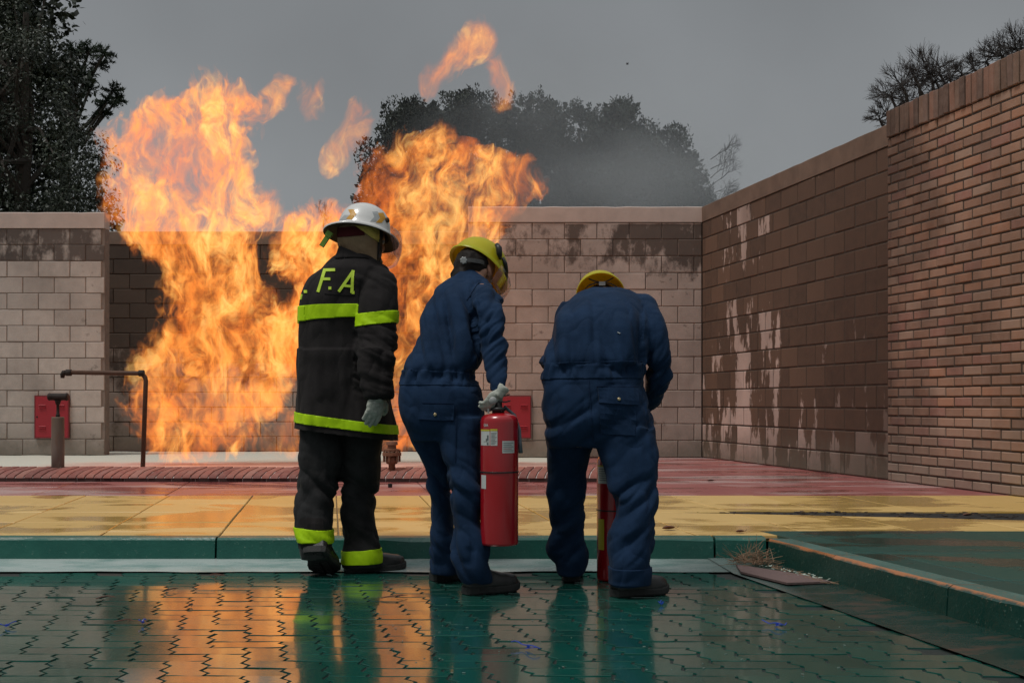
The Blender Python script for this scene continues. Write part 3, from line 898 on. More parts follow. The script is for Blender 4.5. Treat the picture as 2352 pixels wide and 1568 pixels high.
# bare trees
def twigs(mb, p, d, ln, r, depth, rg, spread=0.5, up=0.1, seg=3, k=3):
    q = p + d * ln
    mid = p.lerp(q, 0.5) + Vector((rg.gauss(0, 1), rg.gauss(0, 1), rg.gauss(0, 1))) * ln * 0.07
    mb.tube([p, mid, q], [r, r * 0.8, r * 0.6], seg, cap=False)
    if depth == 0: return
    for i in range(k):
        nd = (d + Vector((rg.gauss(0, spread), rg.gauss(0, spread), rg.gauss(0, spread) + up))).normalized()
        st = p.lerp(q, rg.uniform(0.55, 1.0))
        twigs(mb, st, nd, ln * rg.uniform(0.6, 0.85), r * 0.62, depth - 1, rg, spread, up, seg, k)
D = 45.0
rg = random.Random(5)
t = thing('bare_tree', 'small leafless tree at the right edge of the conifers', 'tree', (pt(1668, 900, D).x, D, 0))
mb = MB(); b0 = Vector((pt(1650, 900, D).x, D, 0))
mb.tube([b0, pt(1640, 520, D)], [0.16, 0.09], 6)
mb.obj('trunk', M_bark, t)
mb = MB()
for i in range(8):
    y = 520 - i * 22
    twigs(mb, pt(1632, y, D), Vector((rg.uniform(0.35, 1.0), rg.gauss(0, .2), rg.uniform(0.15, 0.9))).normalized(), 0.55, 0.022, 4, rg, 0.42, 0.10, 3, 3)
mb.obj('crown', M_twig, t)
D = 60.0
t = thing('distant_tree', 'tiny faint bare tree above the wall between the flames', 'tree', (pt(745, 900, D).x, D, 0))
mb = MB(); mb.tube([Vector((pt(745, 900, D).x, D, 0)), pt(743, 505, D)], [0.1, 0.04], 6); mb.obj('trunk', M_bark, t)
mb = MB(); rg = random.Random(9)
for i in range(26):
    twigs(mb, pt(743 + rg.uniform(-14, 14), rg.uniform(480, 525), D), Vector((rg.uniform(-.9, .9), 0, 1)).normalized(), 0.24, 0.008, 3, rg, 0.5, 0.1)
mb.obj('crown', M_twig, t)
# thin-leaved bush behind the brick wall
def spiky(name, lab, pts_, D, seed, n_per=15):
    rg = random.Random(seed)
    t = thing(name, lab, 'bush', (pt(pts_[0][0], 900, D).x, D, 0))
    mb = MB(); st = MB()
    for (x, y, r) in pts_:
        c = pt(x, y, D + rg.uniform(-.25, .25))
        st.tube([Vector((c.x + 0.3, D, 0.2)), Vector((c.x + .25, D, c.z - 1.2)), c - Vector((-0.05, 0, 0.1)), c], [0.045, 0.03, 0.016, 0.01], 5)
        for i in range(n_per):
            d = Vector((rg.gauss(-0.25, 1), rg.gauss(0, .6), rg.gauss(0.15, .8))).normalized()
            twigs(mb, c, d, r * 0.55, 0.0050, 2, rg, 0.36, 0.12, 3, 4)
    mb.obj('crown', M_twig, t); st.obj('trunk', M_bark, t)
spiky('bush', 'dark wiry leafless bush poking above the start of the brick wall', [(2045, 222, .24), (2070, 195, .26), (2100, 175, .26), (2130, 165, .28), (2160, 172, .26), (2040, 262, .20), (2020, 275, .16), (2180, 182, .22), (2110, 200, .26), (2150, 190, .26), (2075, 232, .2)], 12.6, 77)
spiky('bush', 'dark wiry bush above the brick wall at the right edge', [(2238, 160, .18), (2265, 142, .22), (2300, 130, .24), (2335, 115, .26), (2370, 100, .26), (2320, 142, .2), (2400, 100, .26), (2210, 172, .14), (2350, 130, .2)], 11.9, 78)
# bird
bp = pt(1441, 148, 40)
mb = MB(); mb.ell(bp, (0.045, 0.02, 0.016), seg=8, n=6)
mb.add([bp + Vector(v) for v in [(-.02, 0, .01), (.02, 0, .01), (.05, -.02, .045), (-.05, 0.02, .05)]], [(0, 1, 2, 3)])
tag(mb.obj('bird', M_blk), 'tiny dark bird flying in the grey sky', 'bird')

# ------------------------------------------------------------------ pipes and fittings of the pit
M_rust = plain('burnt_rust', (0.075, 0.034, 0.018), 0.75, 0.6, 18, 0.6, 0.004)
M_rustd = plain('sooty_iron', (0.020, 0.012, 0.009), 0.8, 0.5, 25, 0.6, 0.004)
pm = NT('stained_post'); p = pm.pos(); z = pm.sep(p)[2]; nz = pm.noise(pm.vmul(p, (4, 4, 0.8)), 5, 4, 0.6)
c = pm.mix(pm.mr(pm.add(z, pm.mul(nz, 0.25)), 0.45, 0.95), (0.17, 0.135, 0.11), (0.085, 0.052, 0.028))
c = pm.mix(pm.mr(nz, 0.55, 0.7, 0, 0.6), c, (0.16, 0.07, 0.04)); pm.bsdf(c, 0.75, pm.bump(nz, 0.3, 0.005))
M_post = pm.m
D = 10.55 * 1.05
pz = lambda y: CH + (HZ - y) * D / F
X = (133 - 1176) * D / F
post = thing('pipe_post', 'stout round grey post carrying a rusty T shaped valve head', 'post', (X, D, PZ - 0.03))
mb = MB(); mb.lathe([(0.056, PZ - 0.03), (0.057, 0.4), (0.056, pz(960)), (0.052, pz(957))], (X, D, 0), 20); mb.obj('sleeve', M_post, post, True)
mb = MB(); mb.lathe([(0.018, pz(958)), (0.020, pz(952)), (0.014, pz(950)), (0.013, pz(930)), (0.020, pz(928)), (0.026, pz(921)), (0.034, pz(919))], (X, D, 0), 12); mb.obj('stem', M_rustd, post, True)
mb = MB(); zc_ = pz(911); mb.tube([(X - 0.088, D, zc_), (X - 0.075, D, zc_), (X - 0.07, D, zc_), (X + 0.07, D, zc_), (X + 0.075, D, zc_), (X + 0.09, D, zc_)], [0.030, 0.036, 0.033, 0.033, 0.038, 0.034], 14); mb.obj('tee_head', M_rustd, post, True)
D = 11.4
pz = lambda y: CH + (HZ - y) * D / F
xp = lambda x: (x - 1176) * D / F
gp = thing('gooseneck_pipe', 'rusty upright gas pipe with long horizontal arm pointing left', 'pipe', (xp(327), D, PZ - 0.02))
mb = MB(); r_ = 0.0215
zt = pz(857)
bend = [Vector((xp(335), D, zt - 0.07)) + Vector((-0.07 + 0.07 * math.cos(a), 0, 0.07 * math.sin(a))) for a in (R(0), R(25), R(50), R(70), R(90))]
mb.tube([Vector((xp(327), D, PZ - 0.02))] + bend + [Vector((xp(158), D, zt + 0.008))], [r_] * 7, 12); mb.obj('pipe', M_rust, gp, True)
for nm, (xx, zz, dx, dz, rr__) in {'coupling': (158, zt + .006, 0.05, 0, 0.032), 'elbow_collar': (325, zt, 0.05, 0, 0.031)}.items():
    mb = MB(); mb.tube([(xp(xx) - dx / 2, D, zz), (xp(xx) - dx / 2 + 0.004, D, zz), (xp(xx) + dx / 2 - .004, D, zz), (xp(xx) + dx / 2, D, zz)], [rr__ * .9, rr__, rr__, rr__ * .9], 12); mb.obj(nm, M_rustd, gp, True)
mb = MB(); mb.tube([(xp(152), D, zt + .006), (xp(146), D, zt + .002), (xp(144), D, zt - 0.012), (xp(143.5), D, zt - 0.045)], [0.026, 0.027, 0.024, 0.017], 12); mb.obj('nozzle', M_rustd, gp, True)
# flanged valve burner
D = 10.0 * 1.09
pz = lambda y: CH + (HZ - y) * D / F
xc = (900 - 1176) * D / F
M_valve = plain('scorched_valve', (0.20, 0.085, 0.045), 0.6, 0.5, 30, 0.5, 0.004)
bv = thing('gas_valve', 'scorched flanged gas valve standing on the brick rim', 'valve', (xc, D, PZ - 0.02))
mb = MB(); mb.lathe([(0.030, PZ - 0.03), (0.030, pz(1066)), (0.05, pz(1064)), (0.055, pz(1056)), (0.05, pz(1048)), (0.035, pz(1046))], (xc, D, 0), 16); mb.obj('body', M_valve, bv, True)
mb = MB(); mb.lathe([(0.035, pz(1047)), (0.085, pz(1046)), (0.085, pz(1039)), (0.035, pz(1038))], (xc, D, 0), 18); mb.obj('flange', M_valve, bv)
mb = MB(); mb.lathe([(0.04, pz(1037)), (0.068, pz(1036)), (0.068, pz(1031)), (0.04, pz(1030)), (0.038, pz(1022)), (0.055, pz(1021)), (0.05, pz(1014)), (0.02, pz(1012))], (xc, D, 0), 16); mb.obj('bonnet', M_valve, bv)
for a in range(6):
    an = a * math.pi / 3 + 0.3
    mb = MB(); mb.tube([(xc + .07 * math.cos(an), D + .07 * math.sin(an), pz(1060)), (xc + .07 * math.cos(an), D + .07 * math.sin(an), pz(1033))], 0.011, 6); mb.obj('bolt', M_valve, bv)
# small black nut lying on the red floor
v = gpt(896, 1119, PZ)
mb = MB(); mb.lathe([(0.013, 0), (0.0175, 0.003), (0.0175, 0.030), (0.013, 0.033)], v, 6)
tag(mb.obj('iron_plug', M_blk), 'small black iron plug lying on the red floor behind the firefighter', 'plug')

# red metal hatches on the walls
M_hatch = plain('red_hatch_paint', (0.30, 0.014, 0.025), 0.45, 0.12, 6, 0.1, 0.002)
M_hatchd = plain('dark_red_frame', (0.16, 0.012, 0.016), 0.6, 0.3, 10)
def hatch(x0, y0, x1, y1, D, lab, keyside, extras=True):
    a = pt(x0, y0, D); b = pt(x1, y1, D)
    w, h = b.x - a.x, a.z - b.z
    t = thing('metal_hatch', lab, 'hatch', ((a.x + b.x) / 2, D, b.z))
    mb = MB()
    for (cx, cz, sx, sz) in ((0, h - .006, w, .012), (0, .006, w, .012), (-w / 2 + .006, h / 2, .012, h - .024), (w / 2 - .006, h / 2, .012, h - .024)):
        mb.box((t.location.x + cx, D - 0.016, b.z + cz), (sx, 0.034, sz))
    mb.obj('frame', M_hatchd, t)
    mb = MB(); mb.box((t.location.x, D - 0.020, b.z + h / 2), (w - 0.028, 0.024, h - 0.028)); mb.obj('door', M_hatch, t)
    for sx in (-0.27, 0.27):
        for fz in (0.74, 0.24):
            for q in (-1, 0, 1):
                cx = t.location.x + sx * w; cz = b.z + h * fz + q * 0.022
                mb = MB()
                mb.rings([[Vector((cx + u, D - 0.0325, cz - .008)), Vector((cx + u, D - 0.045, cz - .002)), Vector((cx + u, D - 0.0325, cz + .006))] for u in (-.045, .045)])
                mb.obj('louvre', M_hatch, t)
    mb = MB(); mb.tube([(t.location.x + keyside * w * 0.42, D - 0.031, b.z + h * .5), (t.location.x + keyside * w * 0.42, D - 0.036, b.z + h * .5)], 0.012, 10); mb.obj('keyhole', M_blk, t)
hatch(81, 908, 160, 1006, dl - 0.004, 'faded red metal hatch in the pale wall behind the T post', -1)
hatch(1148, 908, 1220, 1006, db - 0.004, 'bright red metal hatch in the back wall behind the extinguisher', -1)
# ------------------------------------------------------------------ fire
def flame(name, label, tab, D, dep, seed, group=None, strength=9.0, slant=0.0, solid=0.0, fine=1.0, cat='flame', rag=0.17, thr=0.07, soft=0.14, opaque=0.58, erode=0.8):
    """tab: (row, left, right) in picture rows; the flame is a closed body of real depth filled with glowing gas"""
    tab = sorted(tab, key=lambda q: -q[0])
    Z = [CH + (HZ - q[0]) * D / F for q in tab]
    L = [(q[1] - 1176) * D / F for q in tab]; Rr = [(q[2] - 1176) * D / F for q in tab]
    z0, z1 = Z[0], Z[-1]
    m = 0.18 if dep > 0.25 else 0.08
    x0 = min(L) - m; x1 = max(Rr) + m
    t = NT(name + '_gas'); p = t.pos()
    pn = t.vadd(p, (seed * 3.7, seed * 1.3, seed * 2.1))
    # turbulent displacement of the sampling point
    w1 = t.vadd(t.noise(t.vmul(pn, (1, 1, 0.75)), 2.6, 1, 0.5, color=True), (-0.5, -0.5, -0.5))
    w2 = t.vadd(t.noise(t.vmul(pn, (1, 1, 0.6)), 9.5 * fine, 1, 0.5, color=True), (-0.5, -0.5, -0.5))
    q = t.vadd(p, t.vadd(t.vmul(w1, (rag * 2.6, rag * 2.0, rag * 2.6)), t.vmul(w2, (rag * 1.0, rag * 1.0, rag * 1.3))))
    x, y, z = t.sep(q)
    zt = t.mr(z, z0, z1)
    def curve(vals):
        nd = t.n('ShaderNodeFloatCurve'); cu = nd.mapping.curves[0]
        pts_ = [((zz - z0) / (z1 - z0), (v - x0) / (x1 - x0)) for zz, v in zip(Z, vals)]
        cu.points[0].location = pts_[0]; cu.points[1].location = pts_[-1]
        for a in pts_[1:-1]:
            cu.points.new(*a)
        for a in cu.points: a.handle_type = 'AUTO_CLAMPED'
        nd.mapping.update()
        t.put(nd.inputs['Value'], zt)
        return t.math('MULTIPLY_ADD', nd.outputs[0], x1 - x0, x0)
    l = curve(L); r = curve(Rr)
    half = t.mul(t.sub(r, l), 0.5)
    e = t.math('MINIMUM', t.sub(x, l), t.sub(r, x))
    e = t.math('MINIMUM', e, t.mul(t.sub(z1, z), 1.2))
    e = t.math('MINIMUM', e, t.mul(t.sub(z, z0), 2.0))
    ey = t.sub(dep, t.math('ABSOLUTE', t.sub(y, D)))
    e2 = t.math('MINIMUM', e, t.mul(ey, 0.8))
    # luminous sheets: thin folded surfaces drawn out upward
    q2 = t.vadd(pn, t.vadd(t.vmul(w1, (0.75, 0.6, 0.9)), t.vmul(w2, (0.12, 0.1, 0.22))))
    if slant:
        xx, yy, zz = t.sep(q2); q2 = t.comb(t.add(xx, t.mul(zz, -slant)), yy, zz)
    n1 = t.noise(t.vmul(q2, (1, 0.8, 0.40)), 10.5 * fine, 3.2, 0.68)
    n3 = t.noise(t.vmul(q2, (1, 0.8, 0.38)), 7.5 * fine, 3.2, 0.66)
    ero = t.add(e2, t.mul(t.sub(n3, 0.47), erode))
    core = t.mr(ero, thr, thr + soft, 0, 1, smooth=True)
    sheet = t.math('SUBTRACT', 1.0, t.math('ABSOLUTE', t.mul(t.sub(n1, 0.5), 9.0)), clamp=True)
    sheet = t.math('POWER', sheet, 1.6)
    n2 = t.noise(t.vmul(q2, (1, 1, 0.6)), 1.9, 1.5, 0.5)
    body = t.mr(n2, 0.34, 0.60, 0.18 + solid, 1.0)
    inten = t.mul(t.mul(core, body), t.add(t.mul(sheet, 0.62), t.mr(n3, 0.46, 0.68, 0.0, 0.85 + solid * .3, smooth=True)))
    col = t.ramp(t.mul(inten, body), [(0.0, (1.0, 0.17, 0.020)), (0.25, (1.0, 0.27, 0.038)), (0.55, (1.0, 0.37, 0.068)), (0.85, (1.0, 0.47, 0.11)), (1.0, (1.0, 0.56, 0.16))])
    em = t.n('ShaderNodeEmission'); t.put(em.inputs['Color'], col); t.put(em.inputs['Strength'], t.mul(inten, strength))
    ab = t.n('ShaderNodeVolumeAbsorption'); ab.inputs['Color'].default_value = (0.0, 0.0, 0.0, 1); t.put(ab.inputs['Density'], t.mul(inten, strength * opaque))
    ad = t.n('ShaderNodeAddShader'); t.t.links.new(em.outputs[0], ad.inputs[0]); t.t.links.new(ab.outputs[0], ad.inputs[1])
    t.t.links.new(ad.outputs[0], t.out.inputs['Volume'])
    t.m.cycles.volume_step_rate = 1.0
    rings = []
    zz_ = [z0 - m] + Z + [z1 + m]; LL = [L[0]] + L + [L[-1]]; RR = [Rr[0]] + Rr + [Rr[-1]]
    for i, (a, b, c) in enumerate(zip(zz_, LL, RR)):
        cx = (b + c) / 2; hx = (c - b) / 2 + m
        if i in (0, len(zz_) - 1): hx *= 0.75
        rings.append([Vector((cx + hx * math.copysign(abs(math.cos(2 * math.pi * k / 16)) ** 0.6, math.cos(2 * math.pi * k / 16)), D + (dep + 0.03) * math.copysign(abs(math.sin(2 * math.pi * k / 16)) ** 0.6, math.sin(2 * math.pi * k / 16)), a)) for k in range(16)])
    mb = MB(); mb.rings(rings)
    o = mb.obj(name, t.m)
    bb = [max(v[i] for v in mb.v) - min(v[i] for v in mb.v) for i in range(3)]
    want = 0.022
    t.m.cycles.volume_step_rate = want / (0.1 * sum(bb) / 3)
    return tag(o, label, cat, group)
G = 'flames rising from the burning pit'
flame('flame', 'tallest flame, a broad orange column at left hooking over its top', [
    (1058, 360, 500), (1030, 330, 585), (1000, 322, 600), (970, 300, 612), (930, 292, 640), (890, 292, 672), (860, 325, 690), (830, 318, 700), (800, 335, 700), (770, 352, 690),
    (740, 378, 680), (700, 388, 650), (660, 382, 622), (620, 362, 605), (590, 330, 592), (560, 305, 590), (520, 262, 600), (490, 240, 612), (460, 232, 620), (430, 236, 600), (400, 246, 582), (370, 250, 574), (340, 240, 585), (310, 242, 584), (285, 260, 572), (262, 285, 590), (240, 318, 600), (218, 370, 585), (200, 420, 560), (184, 468, 520)],
    13.6, 0.30, 1, G, strength=8.5, slant=-0.05, solid=0.16)
flame('flame', 'bright middle flame left of the firefighter, below his shoulder height', [
    (760, 655, 770), (730, 650, 800), (700, 660, 840), (660, 650, 860), (620, 632, 880), (580, 628, 880), (540, 630, 860), (505, 640, 840), (480, 672, 800), (464, 700, 760)],
    13.9, 0.30, 2, G, strength=11.0, solid=0.3, slant=0.15)
flame('flame', 'ragged right flame between and above the two leftmost workers', [
    (1045, 890, 965), (1010, 885, 985), (960, 880, 990), (900, 870, 980), (850, 860, 980), (800, 850, 1010), (740, 840, 1060), (690, 830, 1090), (640, 820, 1110), (600, 815, 1135), (560, 810, 1160), (530, 805, 1165),
    (500, 805, 1160), (470, 812, 1185), (445, 806, 1245), (420, 808, 1250), (395, 822, 1235), (370, 835, 1215), (352, 850, 1190), (335, 880, 1120), (320, 900, 1040), (308, 905, 935)],
    13.2, 0.26, 3, G, strength=8.5, slant=0.35, solid=0.02)
flame('flame', 'orange sheet of flame streaming behind the firefighter toward the tallest flame', [
    (860, 600, 690), (835, 590, 720), (800, 590, 740), (760, 600, 760), (725, 620, 760), (700, 640, 740)],
    13.5, 0.3, 4, G, strength=9.0, slant=0.2)
flame('flame', 'low licks of flame at the foot of the wall left of the firefighter', [
    (1042, 600, 700), (1020, 610, 705), (990, 620, 705), (960, 640, 700), (930, 650, 695)], 13.6, 0.22, 5, G, strength=5.0, thr=0.03)
GF = 'torn-off scraps of flame in the sky'
flame('flame_scrap', 'long slanting scrap of flame trailing off the top of the tallest flame', [
    (278, 555, 600), (262, 560, 625), (245, 575, 640), (225, 600, 652), (205, 625, 660), (185, 645, 668)], 13.4, 0.16, 6, GF, 4.6, slant=0.9, thr=-0.03, soft=0.10, rag=0.10, erode=0.3)
flame('flame_scrap', 'highest and largest scrap of flame torn off above the trees', [
    (210, 978, 998), (185, 975, 1010), (165, 985, 1060), (145, 1000, 1090), (120, 1020, 1125), (95, 1040, 1135), (70, 1075, 1130), (50, 1090, 1115)], 13.2, 0.2, 7, GF, 4.6, slant=0.5, thr=-0.03, soft=0.12, rag=0.12, erode=0.3)
flame('flame_scrap', 'small upright scrap of flame just over the conifer tops', [
    (240, 1140, 1165), (215, 1135, 1178), (190, 1128, 1178), (165, 1125, 1165), (138, 1128, 1150)], 13.2, 0.15, 8, GF, 4.0, thr=-0.03, soft=0.10, rag=0.10, erode=0.3)
flame('flame_scrap', 'faint scrap of flame in the sky left of the middle', [
    (275, 712, 728), (250, 700, 735), (222, 692, 742), (195, 694, 746)], 13.5, 0.13, 9, GF, 3.0, thr=-0.03, soft=0.10, rag=0.10, erode=0.3)
flame('flame_scrap', 'slanting scrap of flame left of the conifers above the firefighter', [
    (392, 750, 768), (370, 748, 795), (350, 752, 815), (325, 765, 832), (300, 785, 845), (275, 800, 848), (245, 812, 835)], 13.4, 0.16, 10, GF, 4.6, slant=0.6, thr=-0.03, soft=0.10, rag=0.11, erode=0.3)
flame('flame_scrap', 'curled scrap of flame in front of the darkest conifer', [
    (345, 960, 990), (328, 955, 1030), (310, 965, 1055), (292, 1010, 1050)], 13.2, 0.14, 11, GF, 6.0, slant=0.8, thr=-0.03, soft=0.08, rag=0.10, erode=0.3)
flame('flame_scrap', 'scrap of flame licking right of the tallest flame just above the wall', [
    (530, 575, 640), (505, 580, 642), (480, 590, 640), (455, 585, 642), (438, 600, 636)], 13.5, 0.16, 12, GF, 5.0, thr=-0.03, soft=0.10, rag=0.12, slant=0.4, erode=0.3)
# smoke drifting right of the flames
def smoke(name, label, c, r, dens, col, seed):
    t = NT(name + '_gas'); p = t.objc()
    ln = t.n('ShaderNodeVectorMath', operation='LENGTH'); t.put(ln.inputs[0], p)
    f = t.mr(t.add(ln.outputs['Value'], t.mul(t.sub(t.noise(t.vadd(p, (seed, 0, 0)), 1.6, 2, 0.6), 0.5), 1.1)), 0.05, 1.0, 1, 0, smooth=True)
    pv_ = t.n('ShaderNodeVolumePrincipled'); t.put(pv_.inputs['Color'], col); t.put(pv_.inputs['Density'], t.mul(f, dens))
    t.t.links.new(pv_.outputs[0], t.out.inputs['Volume'])
    mb = MB(); mb.ell((0, 0, 0), (1, 1, 1), seg=20, n=12)
    o = link(name, mesh_of(name, mb.v, mb.f, t.m), None, c)
    o.scale = r
    t.m.cycles.volume_step_rate = 0.8
    return tag(o, label, 'smoke', kind='stuff')
smoke('smoke', 'grey smoke drifting over the back wall before the conifers', pt(1340, 400, 21), (4.8, 2.2, 2.5), 0.26, (0.72, 0.76, 0.78), 1)
smoke('smoke', 'thin smoke veil low over the right end of the back wall', pt(1540, 450, 19), (2.2, 1.4, 1.3), 0.22, (0.72, 0.76, 0.78), 5)
# ------------------------------------------------------------------ people
def fabric(name, dark, light, rough=0.85, weave=260, sheen=0.02, bumpd=0.0012, folds=1.0):
    t = NT(name); p = t.pos()
    n_ = t.noise(p, 7, 4, 0.6); f_ = t.noise(p, weave, 2, 0.6)
    c = t.mix(t.mr(t.add(t.mul(n_, 0.7), t.mul(f_, 0.3)), 0.35, 0.65), dark, light)
    w = t.n('ShaderNodeTexWave', wave_type='BANDS', bands_direction='DIAGONAL'); t.put(w.inputs['Vector'], p); w.inputs['Scale'].default_value = 140; w.inputs['Distortion'].default_value = 2
    fn_ = t.noise(t.vmul(p, (1.0, 1.0, 0.45)), 8, 1.5, 0.5, 0.3)
    crease = t.math('MINIMUM', t.mul(t.math('ABSOLUTE', t.sub(fn_, 0.5)), 7.0), 1.0)
    nb_ = t.bump(crease, 0.34 * folds, 0.016)
    nd = t.bsdf(c, rough, t.bump(t.add(f_, t.mul(w.outputs['Fac'], 0.3)), 0.5, bumpd, nb_))
    nd.inputs['Sheen Weight'].default_value = sheen
    nd.inputs['Sheen Roughness'].default_value = 0.5
    nd.inputs['Specular IOR Level'].default_value = 0.12
    return t.m
M_navy = fabric('navy_coverall_cloth', (0.0045, 0.0160, 0.040), (0.0105, 0.030, 0.072))
M_navyd = fabric('navy_stitching', (0.005, 0.015, 0.04), (0.009, 0.025, 0.06))
M_turn = fabric('black_turnout_cloth', (0.013, 0.0115, 0.0115), (0.026, 0.023, 0.023))
M_turnp = fabric('grey_black_trouser_cloth', (0.010, 0.010, 0.010), (0.030, 0.030, 0.031))
M_hood = fabric('beige_hood_knit', (0.20, 0.13, 0.075), (0.30, 0.21, 0.13), weave=180)
M_red = fabric('dark_red_liner', (0.05, 0.008, 0.010), (0.08, 0.014, 0.015))
M_lime = fabric('lime_reflective_tape', (0.36, 0.60, 0.006), (0.47, 0.74, 0.012), 0.5, 60, 0.0, folds=0.5)
M_limel = plain('lime_lettering', (0.50, 0.68, 0.04), 0.6, 0.15, 60)
M_glove = fabric('grey_leather_glove', (0.24, 0.255, 0.22), (0.48, 0.50, 0.44), 0.8, 120, folds=0.3)
M_skin = plain('skin', (0.30, 0.15, 0.095), 0.55, 0.12, 25, 0.1, 0.001)
M_hair = fabric('black_hair', (0.008, 0.006, 0.005), (0.02, 0.016, 0.013), 0.6, 90)
M_boot = plain('black_leather', (0.012, 0.012, 0.011), 0.42, 0.4, 40, 0.3, 0.002)
M_sole = plain('boot_rubber', (0.02, 0.02, 0.019), 0.75, 0.5, 60, 0.6, 0.003)
M_white = plain('white_helmet_shell', (0.60, 0.60, 0.58), 0.32, 0.06, 5, 0.05, 0.001, Coat_Weight=0.4)
M_yhel = plain('lime_yellow_helmet', (0.50, 0.55, 0.02), 0.35, 0.05, 5, 0.05, 0.001, Coat_Weight=0.3)
M_yin = plain('helmet_inside_orange_glow', (0.85, 0.46, 0.015), 0.5, 0.10, 8)  # orange of light coming through the shell, put into the colour
M_dark = plain('black_plastic', (0.012, 0.012, 0.012), 0.45, 0.3, 20)
M_inner = plain('dark_helmet_liner', (0.05, 0.03, 0.018), 0.85, 0.5, 60)
M_greyp = plain('grey_plastic', (0.30, 0.31, 0.30), 0.45, 0.2, 30)
M_gold = plain('gold_sticker', (0.55, 0.27, 0.012), 0.45, 0.15, 30)
M_silv = plain('silver_sticker', (0.36, 0.38, 0.38), 0.4, 0.1, 30)
M_brass = plain('brass_snap', (0.45, 0.36, 0.2), 0.35, 0.1, 30, Metallic=0.7)
M_ylin = plain('yellow_liner_cloth', (0.46, 0.36, 0.08), 0.85, 0.35, 30, 0.4, 0.003)
def shellmat(name, col, k=0.42):
    t = NT(name); pr = t.bsdf(col, 0.35, t.bump(t.noise(t.pos(), 30, 2), 0.05, 0.001))
    tl = t.n('ShaderNodeBsdfTranslucent'); tl.inputs['Color'].default_value = (*[min(1, c * 1.9) for c in col], 1)
    m_ = t.n('ShaderNodeMixShader'); m_.inputs[0].default_value = k
    t.t.links.new(pr.outputs[0], m_.inputs[1]); t.t.links.new(tl.outputs[0], m_.inputs[2]); t.t.links.new(m_.outputs[0], t.out.inputs['Surface'])
    return t.m
M_yhel = shellmat('lime_yellow_shell', (0.50, 0.53, 0.02)); M_yin = shellmat('shell_inside_orange_glow', (0.75, 0.30, 0.008), 0.15)  # inner colour pushed to orange for light shining through the shell
def glassmat():
    t = NT('clear_visor'); 
    g = t.n('ShaderNodeBsdfGlossy'); g.inputs['Roughness'].default_value = 0.08; g.inputs['Color'].default_value = (0.8, 0.8, 0.85, 1)
    tr = t.n('ShaderNodeBsdfTransparent'); tr.inputs['Color'].default_value = (0.93, 0.90, 0.91, 1)
    fr = t.n('ShaderNodeFresnel'); fr.inputs['IOR'].default_value = 1.45
    mx_ = t.n('ShaderNodeMixShader'); t.put(mx_.inputs[0], t.mul(fr.outputs[0], 0.45)); t.t.links.new(tr.outputs[0], mx_.inputs[1]); t.t.links.new(g.outputs[0], mx_.inputs[2])
    t.t.links.new(mx_.outputs[0], t.out.inputs['Surface']); return t.m
M_visor = glassmat()

def slices(mb, secs, n=22, p_=0.78, shrink=1.0):
    rings = []
    for s in secs:
        y, xl, xr, d, b = s
        a0 = pt(xl, y, d); a1 = pt(xr, y, d)
        cx = (a0.x + a1.x) / 2; hx = (a1.x - a0.x) / 2 * shrink; b = b * shrink
        ring = []
        for k in range(n):
            an = 2 * math.pi * k / n
            c_, s_ = math.cos(an), math.sin(an)
            ring.append(Vector((cx + hx * math.copysign(abs(c_) ** p_, c_), d + b * math.copysign(abs(s_) ** p_, s_), a0.z)))
        rings.append(ring)
    mb.rings(rings)
def smooth_secs(secs, k=3):
    """resample a section list with a smooth curve"""
    out = []
    n = len(secs)
    for i in range(n - 1):
        p0 = secs[max(0, i - 1)]; p1 = secs[i]; p2 = secs[i + 1]; p3 = secs[min(n - 1, i + 2)]
        for q in range(k):
            t_ = q / k
            out.append(tuple(0.5 * ((2 * b) + (-a + c) * t_ + (2 * a - 5 * b + 4 * c - d) * t_ ** 2 + (-a + 3 * b - 3 * c + d) * t_ ** 3) for a, b, c, d in zip(p0, p1, p2, p3)))
    out.append(secs[-1])
    return out
def remesh(mb, voxel=0.009, sm=3):
    me = mesh_of('tmp', mb.v, mb.f)
    o = link('tmp', me)
    r = o.modifiers.new('r', 'REMESH'); r.mode = 'VOXEL'; r.voxel_size = voxel
    s = o.modifiers.new('s', 'SMOOTH'); s.iterations = sm; s.factor = 0.5
    dg = bpy.context.evaluated_depsgraph_get()
    ev = o.evaluated_get(dg)
    m2 = bpy.data.meshes.new_from_object(ev)
    bpy.data.objects.remove(o); bpy.data.meshes.remove(me)
    return m2
def vnorm(v): return v.normalized() if v.length > 1e-9 else v
def displace(me, fn, gain=1.0):
    me.update()
    ns_ = [v.normal.copy() for v in me.vertices]
    for v, n_ in zip(me.vertices, ns_):
        v.co += n_ * fn(v.co, n_) * gain
    me.update()
def ridge(x, y, z):
    """rounded bulges parted by sharp creases, like folded cloth"""
    v = Vector((x, y, z))
    a = min(1.0, abs(mnoise.noise(v)) * 2.6); b = min(1.0, abs(mnoise.noise(v * 2.1 + Vector((7, 3, 1)))) * 2.6)
    return 0.72 * a + 0.28 * b
def place_mesh(name, me, mat, parent, smooth=True):
    off = wloc(parent)
    me.transform(Matrix.Translation(-off))
    me.materials.clear(); me.materials.append(mat)
    if smooth: me.polygons.foreach_set('use_smooth', [True] * len(me.polygons))
    me.name = name
    return link(name, me, parent)
def picrow(co): return HZ - (co.z - CH) * F / co.y
def piccol(co): return 1176 + co.x * F / co.y
